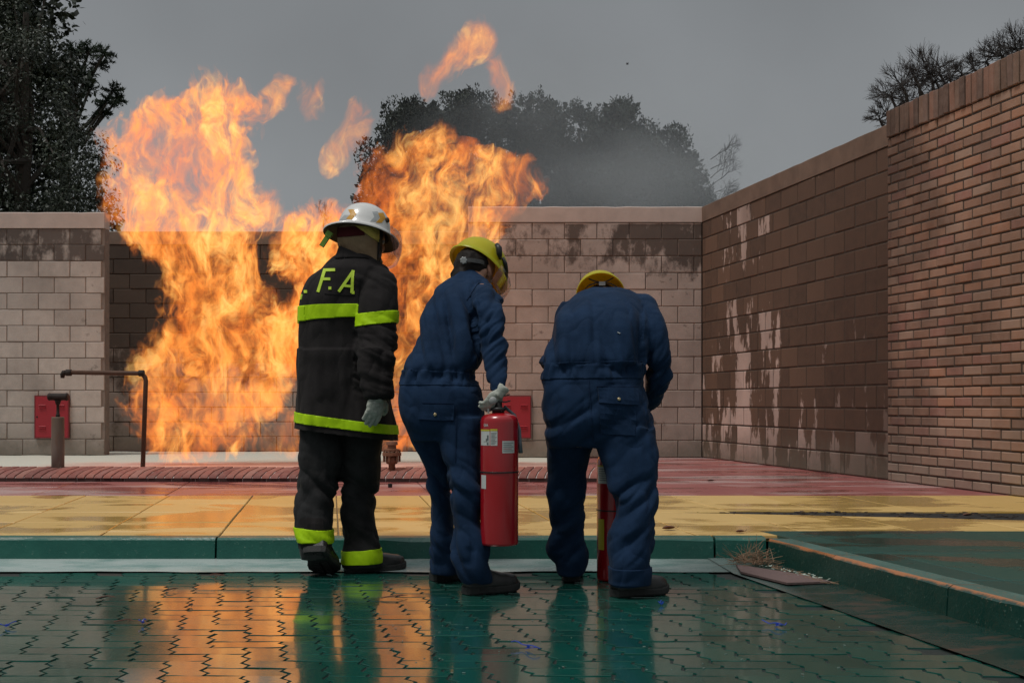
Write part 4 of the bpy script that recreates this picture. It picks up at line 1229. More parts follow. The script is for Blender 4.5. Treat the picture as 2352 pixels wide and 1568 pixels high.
def band(name, me, mat, parent, planes, pred, off=0.004, thick=True):
    """cut a strip out of the cloth (me in world coordinates) between planes and lift it off the surface"""
    bm = bmesh.new(); bm.from_mesh(me)
    for co, no in planes:
        bmesh.ops.bisect_plane(bm, geom=bm.verts[:] + bm.edges[:] + bm.faces[:], plane_co=co, plane_no=no, dist=1e-6)
    bm.normal_update()
    dead = [f for f in bm.faces if not (all((f.calc_center_median() - co).dot(no) > 0 for co, no in planes) and pred(f.calc_center_median()))]
    bmesh.ops.delete(bm, geom=dead, context='FACES')
    bm.normal_update()
    ns_ = {v: v.normal.copy() for v in bm.verts}
    if thick:
        edges = [e_ for e_ in bm.edges if e_.is_boundary]
        ret = bmesh.ops.extrude_edge_only(bm, edges=edges)
        newv = {v for v in ret['geom'] if isinstance(v, bmesh.types.BMVert)}
        for v in bm.verts:
            if v not in newv and v in ns_: v.co += ns_[v] * off
    else:
        for v in bm.verts: v.co += ns_[v] * off
    m2 = bpy.data.meshes.new(name); bm.to_mesh(m2); bm.free()
    if len(m2.vertices) == 0: return None
    return place_mesh(name, m2, mat, parent)
def bvh_of(me):
    return BVHTree.FromPolygons([v.co[:] for v in me.vertices], [tuple(p_.vertices) for p_ in me.polygons])
CAMP = Vector((0, 0, CH))
def onto(bvh, x, y, off=0.0):
    dr = (pt(x, y, 5.0) - CAMP).normalized()
    h = bvh.ray_cast(CAMP, dr)
    if h[0] is None: return None
    n_ = h[1] if h[1].dot(dr) < 0 else -h[1]
    return h[0] + n_ * off, n_
def patch(name, bvh, quad, mat, parent, off=0.004, nu=6, nv=4):
    """a piece of cloth laid on a surface; quad = picture positions of its corners"""
    P = [[None] * (nu + 1) for _ in range(nv + 1)]
    for j in range(nv + 1):
        for i in range(nu + 1):
            u, v = i / nu, j / nv
            x = (quad[0][0] * (1 - u) + quad[1][0] * u) * (1 - v) + (quad[3][0] * (1 - u) + quad[2][0] * u) * v
            y = (quad[0][1] * (1 - u) + quad[1][1] * u) * (1 - v) + (quad[3][1] * (1 - u) + quad[2][1] * u) * v
            P[j][i] = onto(bvh, x, y, off)
            if P[j][i] is None: return None
    top = [P[j][i][0] for j in range(nv + 1) for i in range(nu + 1)]
    idx = lambda j, i: j * (nu + 1) + i
    fs = [(idx(j, i), idx(j, i + 1), idx(j + 1, i + 1), idx(j + 1, i)) for j in range(nv) for i in range(nu)]
    border = [(0, i) for i in range(nu)] + [(j, nu) for j in range(nv)] + [(nv, i) for i in range(nu, 0, -1)] + [(j, 0) for j in range(nv, 0, -1)]
    low = [P[j][i][0] - P[j][i][1] * (off + 0.006) for j, i in border]
    k = len(top); nb_ = len(border)
    fs += [(idx(*border[q]), idx(*border[(q + 1) % nb_]), k + (q + 1) % nb_, k + q) for q in range(nb_)]
    return obj(name, top + low, fs, mat, parent)
def patches(name, bvh, quads, mat, parent, off=0.004, nu=6, nv=2):
    mb = MB()
    for q in quads:
        o_ = patch('t', bvh, q, mat, None, off, nu, nv)
        if o_ is None: continue
        l_ = o_.location.copy()
        mb.add([v.co + l_ for v in o_.data.vertices], [tuple(p_.vertices) for p_ in o_.data.polygons])
        bpy.data.objects.remove(o_)
    if mb.v: return mb.obj(name, mat, parent)
def stroke(x0, y0, x1, y1, w):
    dx, dy = x1 - x0, y1 - y0; l = math.hypot(dx, dy); nx, ny = -dy / l * w / 2, dx / l * w / 2
    return [(x0 + nx, y0 + ny), (x1 + nx, y1 + ny), (x1 - nx, y1 - ny), (x0 - nx, y0 - ny)]
def basis(xa, za, loc):
    """matrix whose x axis is xa and whose z axis is close to za"""
    x = Vector(xa).normalized(); z = Vector(za); z = (z - x * z.dot(x)).normalized(); y = z.cross(x)
    m = Matrix((x, y, z)).transposed().to_4x4(); m.translation = Vector(loc); return m

def boot(parent, heel, direction, up=(0, 0, 1), L=0.30, mat=None, name='boot', W=1.0):
    """heel = the point under the heel on the sole; direction = towards the toe"""
    M = basis(direction, up, heel)
    mb = MB()
    prof = [(-0.01, 0.030, 0.060, 0.03), (0.01, 0.037, 0.095, .03), (0.05, 0.040, 0.115, .03), (0.09, 0.040, 0.105, .03), (0.13, 0.042, 0.075, .03), (0.18, 0.048, 0.062, .03), (0.23, 0.050, 0.055, .03), (0.265, 0.044, 0.050, .03), (0.285, 0.032, 0.042, .03), (0.293, 0.018, 0.034, .03)]
    rings = []
    for x, w, h, zb in prof:
        x *= L / 0.30; w *= W
        ring = []
        for k in range(16):
            a = 2 * math.pi * k / 16
            c_, s_ = math.cos(a), math.sin(a)
            zz = 0.025 + (h if s_ > 0 else 0.0) * abs(s_) ** 0.8
            ring.append(M @ Vector((x, w * math.copysign(abs(c_) ** 0.75, c_), zz)))
        rings.append(ring)
    mb.rings(rings)
    me = remesh(mb, 0.006, 2)
    displace(me, lambda c, n_: 0.0025 * mnoise.noise(c * 28))
    b = place_mesh(name, me, mat or M_boot, parent)
    mb = MB()
    out = []
    for x, w in [(-0.018, 0.022), (-0.008, 0.036), (0.04, 0.042), (0.09, 0.040), (0.13, 0.041), (0.18, 0.050), (0.23, 0.053), (0.27, 0.046), (0.292, 0.032), (0.303, 0.012)]:
        out.append((x * L / .3, w))
    ol = [(x, -w) for x, w in out] + [(x, w) for x, w in reversed(out)]
    def lvl(z, g): return [M @ Vector((x * (1 + g * .05), y * W * (1 + g), z + (0.012 * max(0, (x / L - 0.8)) * 4))) for x, y in ol]
    mb.rings([lvl(0.002, -0.06), lvl(0.008, 0), lvl(0.026, 0.0), lvl(0.032, -0.04)])
    s = mb.obj('sole', M_sole, b)
    # tread blocks
    mb = MB()
    for i in range(9):
        x = 0.01 + i * 0.031 * L / .3
        if 3 <= i <= 3: continue
        for sgn in (-1, 1):
            c = M @ Vector((x, sgn * 0.021, 0.0005)); mb.box(c, (0.02, 0.030, 0.006), M.to_3x3())
    mb.obj('tread', M_sole, b)
    return b
def hand(parent, wrist, direction, palm_n, curl=0.5, thumb=1, size=1.0, spread=0.12, name='glove', cuff=True):
    """direction: from wrist to knuckles, palm_n: towards the back of the hand"""
    x = Vector(direction).normalized(); n_ = Vector(palm_n); n_ = (n_ - x * n_.dot(x)).normalized(); s_ = x.cross(n_) * thumb
    W = Vector(wrist)
    T = lambda a, b, c: W + (x * a + s_ * b + n_ * c) * size
    mb = MB()
    mb.ell(T(0.055, 0, 0), (1, 1, 1), Matrix((x, s_, n_)).transposed() @ Matrix.Diagonal(Vector((0.056, 0.046, 0.021)) * size), 14, 10)
    mb.tube([T(-0.035, 0, 0), T(0.0, 0, 0), T(0.03, 0, 0)], [0.036 * size, 0.031 * size, 0.032 * size], 12)
    for i, (b, ln) in enumerate([(0.031, 0.074), (0.0105, 0.082), (-0.0105, 0.078), (-0.030, 0.062)]):
        a = 0.0; p_ = T(0.088 - abs(b) * 0.25, b, 0.0); pts_ = [T(0.06, b * 0.9, 0.0), p_]
        side = b * spread * 6
        for q, f_ in enumerate((0.45, 0.32, 0.23)):
            a += curl * (0.75, 1.0, 0.7)[q]
            v_ = (x * math.cos(a) - n_ * math.sin(a)) + s_ * side * (1 - q * .3)
            p_ = p_ + v_.normalized() * ln * f_ * size; pts_.append(p_)
        mb.tube(pts_, [0.0115 * size, 0.0115 * size, 0.0108 * size, 0.010 * size, 0.008 * size], 9)
    mb.tube([T(0.018, 0.022, -0.004), T(0.042, 0.050, -0.012), T(0.066, 0.062, -0.024), T(0.088, 0.060, -0.036 - curl * 0.01)], [0.015 * size, 0.0135 * size, 0.012 * size, 0.009 * size], 9)
    me = remesh(mb, 0.0042, 2)
    displace(me, lambda c, q: 0.0022 * mnoise.noise(c * 60) + 0.0014 * ridge(c.x * 40, c.y * 40, c.z * 90))
    g = place_mesh(name, me, M_glove, parent)
    if cuff:
        mb = MB()
        rings = []
        for a, r_ in ((-0.05, 0.044), (-0.03, 0.041), (-0.006, 0.037), (0.0, 0.0355)):
            rings.append([T(a, r_ * math.cos(2 * math.pi * k / 18), r_ * 0.9 * math.sin(2 * math.pi * k / 18)) for k in range(18)])
        mb.rings(rings, cap=True); mb.obj('cuff', M_glove, g, True)
    return g
def head_parts(mb, c, face, up, s=1.0):
    M = basis(face, up, c)
    R3 = M.to_3x3()
    e = lambda off, r: mb.ell(M @ (Vector(off) * s), (1, 1, 1), R3 @ Matrix.Diagonal(Vector(r) * s), 18, 12)
    e((0, 0, 0.03), (0.098, 0.078, 0.098)); e((0.030, 0, -0.035), (0.066, 0.060, 0.078)); e((0.060, 0, -0.085), (0.030, 0.034, 0.024))
    e((0.097, 0, -0.018), (0.020, 0.012, 0.024)); e((0.086, 0, -0.052), (0.014, 0.024, 0.008)); e((0.085, 0, -0.064), (0.013, 0.020, 0.008))
    e((0.086, 0, 0.016), (0.012, 0.05, 0.010))
    for sg in (-1, 1):
        e((0.0, 0.080 * sg, -0.012), (0.018, 0.010, 0.032)); e((0.052, 0.045 * sg, -0.030), (0.028, 0.020, 0.026))
    return M
def eyes(parent, M, s=1.0):
    for sg in (-1, 1):
        mb = MB(); mb.ell(M @ (Vector((0.083, 0.031 * sg, 0.0)) * s), (0.012, 0.012, 0.012), seg=10, n=8); mb.obj('eye', M_sclera, parent, True)
M_sclera = plain('eye', (0.25, 0.22, 0.2), 0.3, 0.5, 200)

# ================= firefighter in black turnout gear
P1 = thing('person', 'firefighter in long black coat with lime bands and white helmet, standing with back turned', 'person', (pt(790, 1300, 5.9).x, 5.9, 0))
coat = smooth_secs([(582, 786, 848, 5.93, .06), (591, 772, 862, 5.925, .08), (603, 753, 877, 5.91, .105), (617, 735, 890, 5.90, .125), (632, 720, 896, 5.90, .135), (648, 708, 895, 5.90, .145), (690, 694, 884, 5.90, .155), (760, 690, 872, 5.90, .16), (850, 689, 876, 5.90, .165), (920, 684, 890, 5.90, .175), (975, 680, 902, 5.90, .185), (1022, 676, 908, 5.90, .19)])
armR = smooth_secs([(604, 856, 880, 5.89, .045), (618, 845, 896, 5.86, .065), (645, 834, 909, 5.83, .078), (690, 822, 914, 5.80, .08), (740, 818, 911, 5.78, .075), (790, 816, 907, 5.75, .072), (815, 817, 905, 5.73, .07), (860, 826, 902, 5.70, .064), (895, 836, 900, 5.69, .056), (911, 840, 899, 5.69, .053)])
armL = smooth_secs([(612, 745, 780, 5.92, .05), (628, 724, 780, 5.94, .07), (650, 703, 775, 5.97, .075), (700, 691, 760, 5.99, .075), (760, 690, 755, 6.02, .07), (810, 694, 760, 6.08, .065), (850, 715, 780, 6.16, .06), (872, 745, 800, 6.24, .05)])
legL = smooth_secs([(960, 690, 790, 5.88, .115), (1010, 690, 789, 5.88, .115), (1050, 687, 788, 5.87, .11), (1089, 687, 784, 5.86, .105), (1130, 683, 773, 5.85, .10), (1175, 677, 763, 5.83, .098), (1210, 677, 762, 5.81, .094), (1242, 679, 763, 5.79, .09), (1262, 684, 762, 5.785, .08)])
legR = smooth_secs([(960, 785, 884, 5.93, .115), (1020, 787, 880, 5.93, .115), (1060, 787, 874, 5.94, .11), (1110, 785, 868, 5.95, .10), (1169, 782, 861, 5.95, .095), (1200, 784, 863, 5.95, .092), (1229, 786, 866, 5.95, .092), (1258, 785, 877, 5.94, .095), (1302, 786, 877, 5.93, .09)])
mb = MB()
for s_ in ([q_ for q_ in coat if q_[0] < 965], armR, armL, legL, legR): slices(mb, s_, 16, 0.9, 0.64)
hc = pt(836, 545, 5.94)
mb.tube([pt(826, 600, 5.93), pt(830, 560, 5.94), hc], [0.07, 0.06, 0.055], 12)
MH = head_parts(mb, hc + Vector((0.004, 0, 0)), (0.86, 0.42, -0.33), (0.2, 0.3, 1))
for (a, b_) in (((908, 5.77), (950, 5.77)),):
    mb.tube([pt(868, a[0], a[1]), pt(866, b_[0], b_[1])], [0.03, 0.02], 8)
me = remesh(mb, 0.009, 2); body = place_mesh('body', me, M_skin, P1)
eyes(body, MH)
# coat
mb = MB(); slices(mb, coat, 26, 0.86); slices(mb, armR, 18); slices(mb, armL, 18)
me = remesh(mb, 0.0068, 4)
def f1(c, n_):
    r = picrow(c); x = piccol(c)
    a = 0.010 * (ridge(c.x * 4 + 3, c.y * 4, c.z * 1.6) - 0.4)
    a += 0.004 * mnoise.noise(c * 11)
    if x > 812 and r < 915:     # sleeve: creases across the elbow
        w = math.exp(-((r - 800) / 55) ** 2) + 0.5 * math.exp(-((r - 625) / 35) ** 2) + 0.6 * math.exp(-((r - 880) / 30) ** 2)
        a += 0.015 * w * (ridge(c.x * 5, c.y * 5, c.z * 15 + c.x * 7) - 0.5)
    if r > 800: a += 0.010 * (ridge(c.x * 7 + 9, c.y * 3, c.z * 0.8) - 0.4)
    return a
displace(me, f1, 1.5)
jac = me.copy()
hl = pt(676, 985, 5.72); hr = pt(908, 1014, 5.72)
hd = (hr - hl).normalized(); hn = Vector((-hd.z, 0, hd.x)).normalized()
def zplane(x0, y0, x1, y1, d, up=True):
    a, b = pt(x0, y0, d), pt(x1, y1, d); v = (b - a).normalized(); n_ = Vector((-v.z, 0, v.x)).normalized()
    if n_.z < 0: n_ = -n_
    return (a, n_ if up else -n_)
bmj = bmesh.new(); bmj.from_mesh(me)
co_, no_ = zplane(676, 986, 908, 1015, 5.72)
bmesh.ops.bisect_plane(bmj, geom=bmj.verts[:] + bmj.edges[:] + bmj.faces[:], plane_co=co_, plane_no=no_, clear_inner=True, dist=1e-6)
be = [e_ for e_ in bmj.edges if e_.is_boundary]
bmesh.ops.holes_fill(bmj, edges=be, sides=0)
bmj.to_mesh(me); bmj.free()
BV1 = bvh_of(me)
jk = place_mesh('coat', me, M_turn, P1)
tb = lambda c: piccol(c) < 818 or c.y > 5.95
band('reflective_band', jac, M_lime, jk, [zplane(688, 734, 820, 726, 5.74), zplane(688, 699, 820, 697, 5.74, False)], lambda c: piccol(c) < 823 or c.y > 5.93, 0.005)
band('reflective_band', jac, M_lime, jk, [zplane(815, 750, 908, 740, 5.72), zplane(815, 721, 908, 712, 5.72, False)], lambda c: piccol(c) > 817 and c.y < 5.93, 0.005)
band('reflective_band', jac, M_lime, jk, [zplane(679, 972, 906, 1000, 5.72), zplane(679, 948, 906, 979, 5.72, False)], lambda c: True, 0.005)
band('reflective_band', jac, M_lime, jk, [zplane(685, 735, 708, 735, 5.74), zplane(685, 700, 708, 700, 5.74, False)], lambda c: piccol(c) < 702, 0.007)
# lettering on the back
dot = lambda x, y, s=7: [(x - s / 2, y - s / 2), (x + s / 2, y - s / 2), (x + s / 2, y + s / 2), (x - s / 2, y + s / 2)]
patches('letter', BV1, [stroke(731, 671, 747, 619, 6.5), stroke(744, 621, 770, 620, 6.5), stroke(739, 641, 759, 641, 6)], M_limel, jk)
patches('letter', BV1, [stroke(778, 670, 812, 622, 6.5), stroke(811, 621, 808, 673, 7), stroke(788, 656, 809, 658, 5.5)], M_limel, jk)
for x, y in ((758, 662), (702.5, 670), (811, 672)):
    patches('letter', BV1, [dot(x, y, 6.5)], M_limel, jk, nu=2)
patches('letter', BV1, [stroke(691.5, 688, 694, 676, 3)], M_limel, jk)
for q_ in (stroke(745, 674, 815, 678, 1.4), stroke(826, 640, 822, 700, 1.6)): patches('seam', BV1, [q_], M_turnp, jk, 0.003)
# trousers
mb = MB(); slices(mb, legL, 20); slices(mb, legR, 20)
me = remesh(mb, 0.0068, 3)
def f2(c, n_):
    r = picrow(c); a = 0.004 * mnoise.noise(c * 9)
    w = math.exp(-((r - 1115) / 40) ** 2) + 0.6 * math.exp(-((r - 1240) / 30) ** 2) + 0.25
    return a + 0.016 * w * (ridge(c.x * 4, c.y * 4, c.z * 8 + c.x * 5) - 0.66)
displace(me, f2, 1.7)
tro = me.copy(); BVt = bvh_of(me)
tr = place_mesh('trousers', me, M_turnp, P1)
band('reflective_band', tro, M_lime, tr, [zplane(677, 1247, 763, 1250, 5.7), zplane(677, 1214, 763, 1222, 5.7, False)], lambda c: piccol(c) < 775, 0.006)
band('reflective_band', tro, M_lime, tr, [zplane(785, 1298, 877, 1295, 5.85), zplane(785, 1268, 877, 1262, 5.85, False)], lambda c: piccol(c) > 770, 0.006)
patches('patch', BVt, [[(690, 1190), (742, 1190), (742, 1216), (690, 1216)]], M_turn, tr, 0.005)
# boots
boot(P1, pt(722, 1270, 5.69), (0.12, 0.86, -0.52), (0, 0.5, 1), 0.25, W=1.5)
mb = MB(); slices(mb, smooth_secs([(1236, 690, 757, 5.78, .065), (1262, 688, 758, 5.77, .068), (1284, 692, 756, 5.76, .055)]), 18); me = remesh(mb, 0.007, 2); place_mesh('boot_shaft', me, M_boot, P1)
boot(P1, gpt(800, 1313, 0.0), (0.93, 0.35, 0), L=0.285, W=1.15)
boot_shadow = None
# hood, collar, helmet
mb = MB(); slices(mb, smooth_secs([(498, 790, 866, 5.95, .085), (520, 778, 876, 5.94, .100), (545, 775, 875, 5.93, .102), (565, 776, 872, 5.93, .098), (585, 784, 874, 5.93, .088), (604, 796, 880, 5.93, .08)]), 20)
me = remesh(mb, 0.008, 3); displace(me, lambda c, n_: 0.006 * (ridge(c.x * 9, c.y * 6, c.z * 14 + c.x * 12) - .4))
BVh = bvh_of(me)
place_mesh('hood', me, M_hood, P1)
patches('liner', BVh, [[(777, 524), (835, 520), (838, 540), (777, 545)]], M_red, P1, 0.006, 8, 3)
patches('neck_flap', BVh, [[(815, 519), (871, 524), (872, 556), (868, 556)]], M_ylin, P1, 0.009, 5, 4)
patches('chin_strap', BVh, [stroke(872, 528, 868, 600, 5.5)], M_dark, P1, 0.012, 10, 2)
mb = MB(); slices(mb, smooth_secs([(565, 780, 835, 5.89, .07), (573, 776, 852, 5.90, .085), (585, 773, 868, 5.91, .098), (600, 762, 876, 5.91, .11)]), 22)
me = remesh(mb, 0.008, 3); displace(me, lambda c, n_: 0.004 * mnoise.noise(c * 14))
bmj = bmesh.new(); bmj.from_mesh(me); co_, no_ = zplane(772, 560, 872, 604, 5.82)
bmesh.ops.bisect_plane(bmj, geom=bmj.verts[:] + bmj.edges[:] + bmj.faces[:], plane_co=co_, plane_no=no_, clear_outer=True, dist=1e-6)
bmesh.ops.holes_fill(bmj, edges=[e_ for e_ in bmj.edges if e_.is_boundary], sides=0); bmj.to_mesh(me); bmj.free()
place_mesh('collar', me, M_turn, jk)
def helmet(parent, c, up, fwd, ra, rb, h, mat, matin, brim=None, brimmat=None, ridge_=False, back=0.0):
    M = basis(fwd, up, c)
    mb = MB(); prof = []
    rings = []
    nseg = 40
    lv = [(1.02, -0.012), (1.02, 0.0), (1.0, 0.02), (0.985, 0.25), (0.93, 0.48), (0.84, 0.66), (0.70, 0.82), (0.50, 0.93), (0.27, 0.985), (0.06, 1.0)]
    for r_, z_ in lv:
        rings.append([M @ Vector((ra * r_ * math.cos(2 * math.pi * k / nseg), rb * r_ * math.sin(2 * math.pi * k / nseg), h * z_)) for k in range(nseg)])
    mb.rings(rings, cap=False); mb.f.append(tuple(range(len(mb.v) - nseg, len(mb.v))))
    sh = mb.obj('helmet', mat, parent, True)
    mb = MB(); rings = []
    for r_, z_ in [(1.02, -0.012)] + [(a * 0.965, b * 0.95) for a, b in lv]:
        rings.append([M @ Vector((ra * r_ * math.cos(-2 * math.pi * k / nseg), rb * r_ * math.sin(-2 * math.pi * k / nseg), h * z_)) for k in range(nseg)])
    mb.rings(rings, cap=False); mb.f.append(tuple(range(len(mb.v) - nseg, len(mb.v))))
    mb.obj('inner_shell', matin, sh, True)
    if brim:
        mb = MB(); inner = []; mid = []; outr = []; low = []; li = []
        for k in range(nseg):
            a = 2 * math.pi * k / nseg
            w = brim[0] + (brim[1] - brim[0]) * max(0, math.cos(a)) ** 2 + (brim[2] - brim[0]) * max(0, -math.cos(a)) ** 2
            dz = -0.35 * w
            ca, sa = math.cos(a), math.sin(a)
            inner.append(M @ Vector((ra * ca, rb * sa, 0.012))); mid.append(M @ Vector(((ra + w * .5) * ca, (rb + w * .5) * sa, 0.006 + dz * .35)))
            outr.append(M @ Vector(((ra + w) * ca, (rb + w) * sa, dz))); low.append(M @ Vector(((ra + w - .002) * ca, (rb + w - .002) * sa, dz - 0.007)))
            li.append(M @ Vector((ra * .97 * ca, rb * .97 * sa, -0.004)))
        mb.rings([inner, mid, outr, low], cap=False); mb.obj('brim', mat, sh, True)
        mb = MB(); mb.rings([low, li], cap=False); mb.obj('brim_underside', brimmat or matin, sh, True)
    return sh, M
sh, M1 = helmet(P1, pt(835, 538, 5.93), (0.13, 0.34, 1), (0.88, 0.47, -0.25), 0.132, 0.116, 0.150, M_white, M_inner, (0.036, 0.050, 0.068), M_inner)
BVs = bvh_of(mesh_of('t', [v.co + wloc(sh) for v in sh.data.vertices], [tuple(p_.vertices) for p_ in sh.data.polygons]))
chev = lambda x, y, s, k=0: [[(x, y - 12 * s), (x + 15 * s, y - 13 * s), (x + 22 * s, y + k), (x + 6 * s, y + k)], [(x + 6 * s, y + k), (x + 22 * s, y + k), (x + 10 * s, y + 14 * s + k), (x - 6 * s, y + 13 * s + k)]]
patches('sticker', BVs, chev(800, 492, 0.85), M_gold, sh, 0.0015, 4, 4)
patches('sticker', BVs, chev(786, 494, 0.85), M_silv, sh, 0.001, 4, 4)
patches('sticker', BVs, chev(868, 499, 0.8, 2), M_gold, sh, 0.0015, 4, 4)
patches('sticker', BVs, chev(855, 496, 0.8, 2), M_silv, sh, 0.001, 4, 4)
q = onto(BVs, 888, 506, 0.002)
if q:
    mb = MB(); mb.tube([q[0] - q[1] * .01, q[0] + q[1] * 0.008, q[0] + q[1] * 0.010], [0.013, 0.012, 0.008], 14); mb.obj('visor_knob', M_inner, sh, True)
# visor hanging off the front of the helmet
mb = MB(); rings = []
for i in range(7):
    z_ = 0.015 - i * 0.021; rr2 = 0.186 + 0.010 * math.sin(i / 6 * math.pi)
    lim = R(66 - 5 * max(0, i - 3))
    rings.append([M1 @ Vector((rr2 * math.cos(a), rr2 * 0.88 * math.sin(a), z_)) for a in [lim * (k / 12 * 2 - 1) for k in range(13)]])
mb.rings(rings, cap=False, closed=False); vz = mb.obj('visor', M_visor, sh, True)
sm_ = vz.modifiers.new('thickness', 'SOLIDIFY'); sm_.thickness = 0.002
# torch clipped to the rear brim
lt = MB(); lt.box(pt(748, 551, 5.86), (0.022, 0.022, 0.075), Matrix.Rotation(R(33), 3, 'Y')); lt.box(pt(756, 538, 5.86), (0.030, 0.03, 0.026), Matrix.Rotation(R(33), 3, 'Y'))
lt.obj('helmet_torch', plain('green_torch_body', (0.16, 0.30, 0.03), 0.5, 0.3, 40), sh)
# hands
hand(P1, pt(872, 905, 5.67), (-0.30, -0.05, -1), (0.45, -0.88, 0), 0.34, -1, 1.0, 0.10, cuff=False)
hand(P1, pt(790, 880, 6.27), (0.6, 0.5, -0.3), (0, -0.3, 1), 0.5, 1, 1.0)

# ================= helper for coverall workers
def coverall(P, torso, arms, legs, fn, waist_rows, name='coverall'):
    mb = MB()
    slices(mb, torso, 28, 0.84)
    for s_ in arms + legs: slices(mb, s_, 20, 0.85)
    me = remesh(mb, 0.0068, 4)
    displace(me, fn, 1.7)
    cp = me.copy(); bv = bvh_of(me)
    return place_mesh(name, me, M_navy, P), cp, bv
def tube_body(P, torso, arms, legs, hc, face, up, neck):
    mb = MB()
    slices(mb, torso, 16, 0.9, 0.66)
    for s_ in arms + legs: slices(mb, s_, 14, 0.9, 0.48)
    mb.tube(neck, [0.075, 0.062, 0.055], 12)
    MH = head_parts(mb, hc, face, up)
    me = remesh(mb, 0.009, 2); b = place_mesh('body', me, M_skin, P)
    eyes(b, MH)
    return b, MH

# ================= worker carrying the extinguisher
P2 = thing('person', 'stooping worker in navy coverall and lime helmet carrying a red extinguisher', 'person', (pt(1060, 1340, 5.4).x, 5.4, 0))
torso = smooth_secs([(630, 1056, 1100, 5.74, .05), (642, 1030, 1116, 5.70, .09), (660, 1003, 1130, 5.66, .12), (690, 984, 1140, 5.61, .15), (740, 965, 1136, 5.56, .165), (790, 948, 1122, 5.51, .17), (825, 934, 1108, 5.47, .165), (850, 921, 1098, 5.45, .155), (870, 917, 1099, 5.435, .15), (900, 915, 1107, 5.42, .16), (940, 917, 1113, 5.41, .165), (980, 928, 1116, 5.41, .155), (1012, 946, 1112, 5.41, .13)])
aR = smooth_secs([(652, 1085, 1128, 5.60, .05), (668, 1080, 1146, 5.54, .07), (695, 1084, 1155, 5.47, .08), (730, 1090, 1161, 5.40, .078), (770, 1098, 1163, 5.36, .07), (810, 1106, 1166, 5.33, .064), (850, 1113, 1167, 5.28, .056), (880, 1122, 1164, 5.24, .047), (899, 1126, 1162, 5.22, .043)])
aL = smooth_secs([(660, 1005, 1050, 5.68, .06), (700, 990, 1045, 5.74, .07), (760, 985, 1040, 5.82, .065), (820, 990, 1045, 5.92, .055), (860, 1010, 1055, 6.02, .05)])
l1 = smooth_secs([(955, 925, 1045, 5.47, .12), (1000, 940, 1047, 5.49, .115), (1036, 953, 1050, 5.51, .11), (1074, 976, 1046, 5.53, .10), (1098, 984, 1040, 5.55, .095), (1140, 986, 1038, 5.57, .09), (1199, 991, 1044, 5.58, .09), (1256, 981, 1056, 5.58, .095), (1285, 985, 1058, 5.58, .09), (1316, 991, 1058, 5.58, .075)])
l2 = smooth_secs([(955, 985, 1112, 5.37, .125), (1000, 1005, 1106, 5.35, .12), (1036, 1014, 1101, 5.33, .115), (1074, 1022, 1103, 5.31, .11), (1112, 1028, 1116, 5.29, .108), (1150, 1034, 1113, 5.28, .10), (1199, 1041, 1105, 5.27, .095), (1238, 1039, 1121, 5.26, .1), (1279, 1039, 1126, 5.25, .1), (1310, 1048, 1129, 5.24, .095), (1336, 1058, 1131, 5.24, .085)])
def f3(c, n_):
    r = picrow(c); x = piccol(c)
    a = 0.004 * mnoise.noise(c * 10)
    if r < 850 and x < 1100: a += 0.026 * (ridge(c.x * 9 + c.z * 2.2, c.y * 0.6, c.z * 0.9 + 4) - 0.66) * min(1, (850 - r) / 60 + .3) * min(1, max(0.1, (r - 640) / 90))
    wz = math.exp(-((r - 862) / 17) ** 2)
    if x < 1112: a += wz * (-0.010 + 0.020 * (ridge(c.x * 17, c.y * 10, c.z * 5) - 0.4))
    if x > 1080 and r < 900:
        w = math.exp(-((r - 710) / 50) ** 2) + 0.8 * math.exp(-((r - 790) / 40) ** 2) + 0.3
        a += 0.017 * w * (ridge(c.x * 5, c.y * 5, c.z * 10 - c.x * 10) - 0.66)
    if r > 880:
        w = 0.35 + math.exp(-((r - 1110) / 40) ** 2) + 1.0 * math.exp(-((r - 1265) / 40) ** 2)
        a += 0.016 * w * (ridge(c.x * 5, c.y * 4, c.z * 8 + c.x * 6) - 0.66)
    return a
cv, cpy, bv2 = coverall(P2, torso, [aR, aL], [l1, l2], f3, None)
hc2 = pt(1089, 625, 5.78)
b2, MH2 = tube_body(P2, torso, [aR, aL], [l1, l2], hc2, (0.66, 0.60, -0.45), (0.45, 0.35, 1), [pt(1080, 660, 5.70), pt(1085, 640, 5.75), hc2])
band('waistband', cpy, M_navy, cv, [zplane(915, 884, 1100, 886, 5.3), zplane(915, 848, 1108, 856, 5.3, False)], lambda c: piccol(c) < 1098 and c.y < 5.44, 0.0035)
patch('pocket_flap', bv2, [(968, 928), (1042, 930), (1041, 966), (962, 962)], M_navy, cv, 0.010, 8, 4)
q = onto(bv2, 1000, 952, 0.010)
mb = MB(); mb.tube([q[0], q[0] + q[1] * 0.003, q[0] + q[1] * 0.004], [0.0075, 0.007, 0.004], 12); mb.obj('snap', M_brass, cv, True)
for q_ in (stroke(970, 925, 1042, 927, 1.6), stroke(1072, 690, 1100, 648, 1.8), stroke(1048, 935, 1046, 1060, 1.4)): patches('seam', bv2, [q_], M_navyd, cv, 0.004, 8)
mb = MB(); slices(mb, smooth_secs([(621, 1048, 1092, 5.755, .065), (632, 1044, 1106, 5.74, .08), (645, 1034, 1118, 5.71, .10)]), 22)
me = remesh(mb, 0.008, 3); displace(me, lambda c, n_: 0.004 * mnoise.noise(c * 14)); place_mesh('collar', me, M_navy, cv)
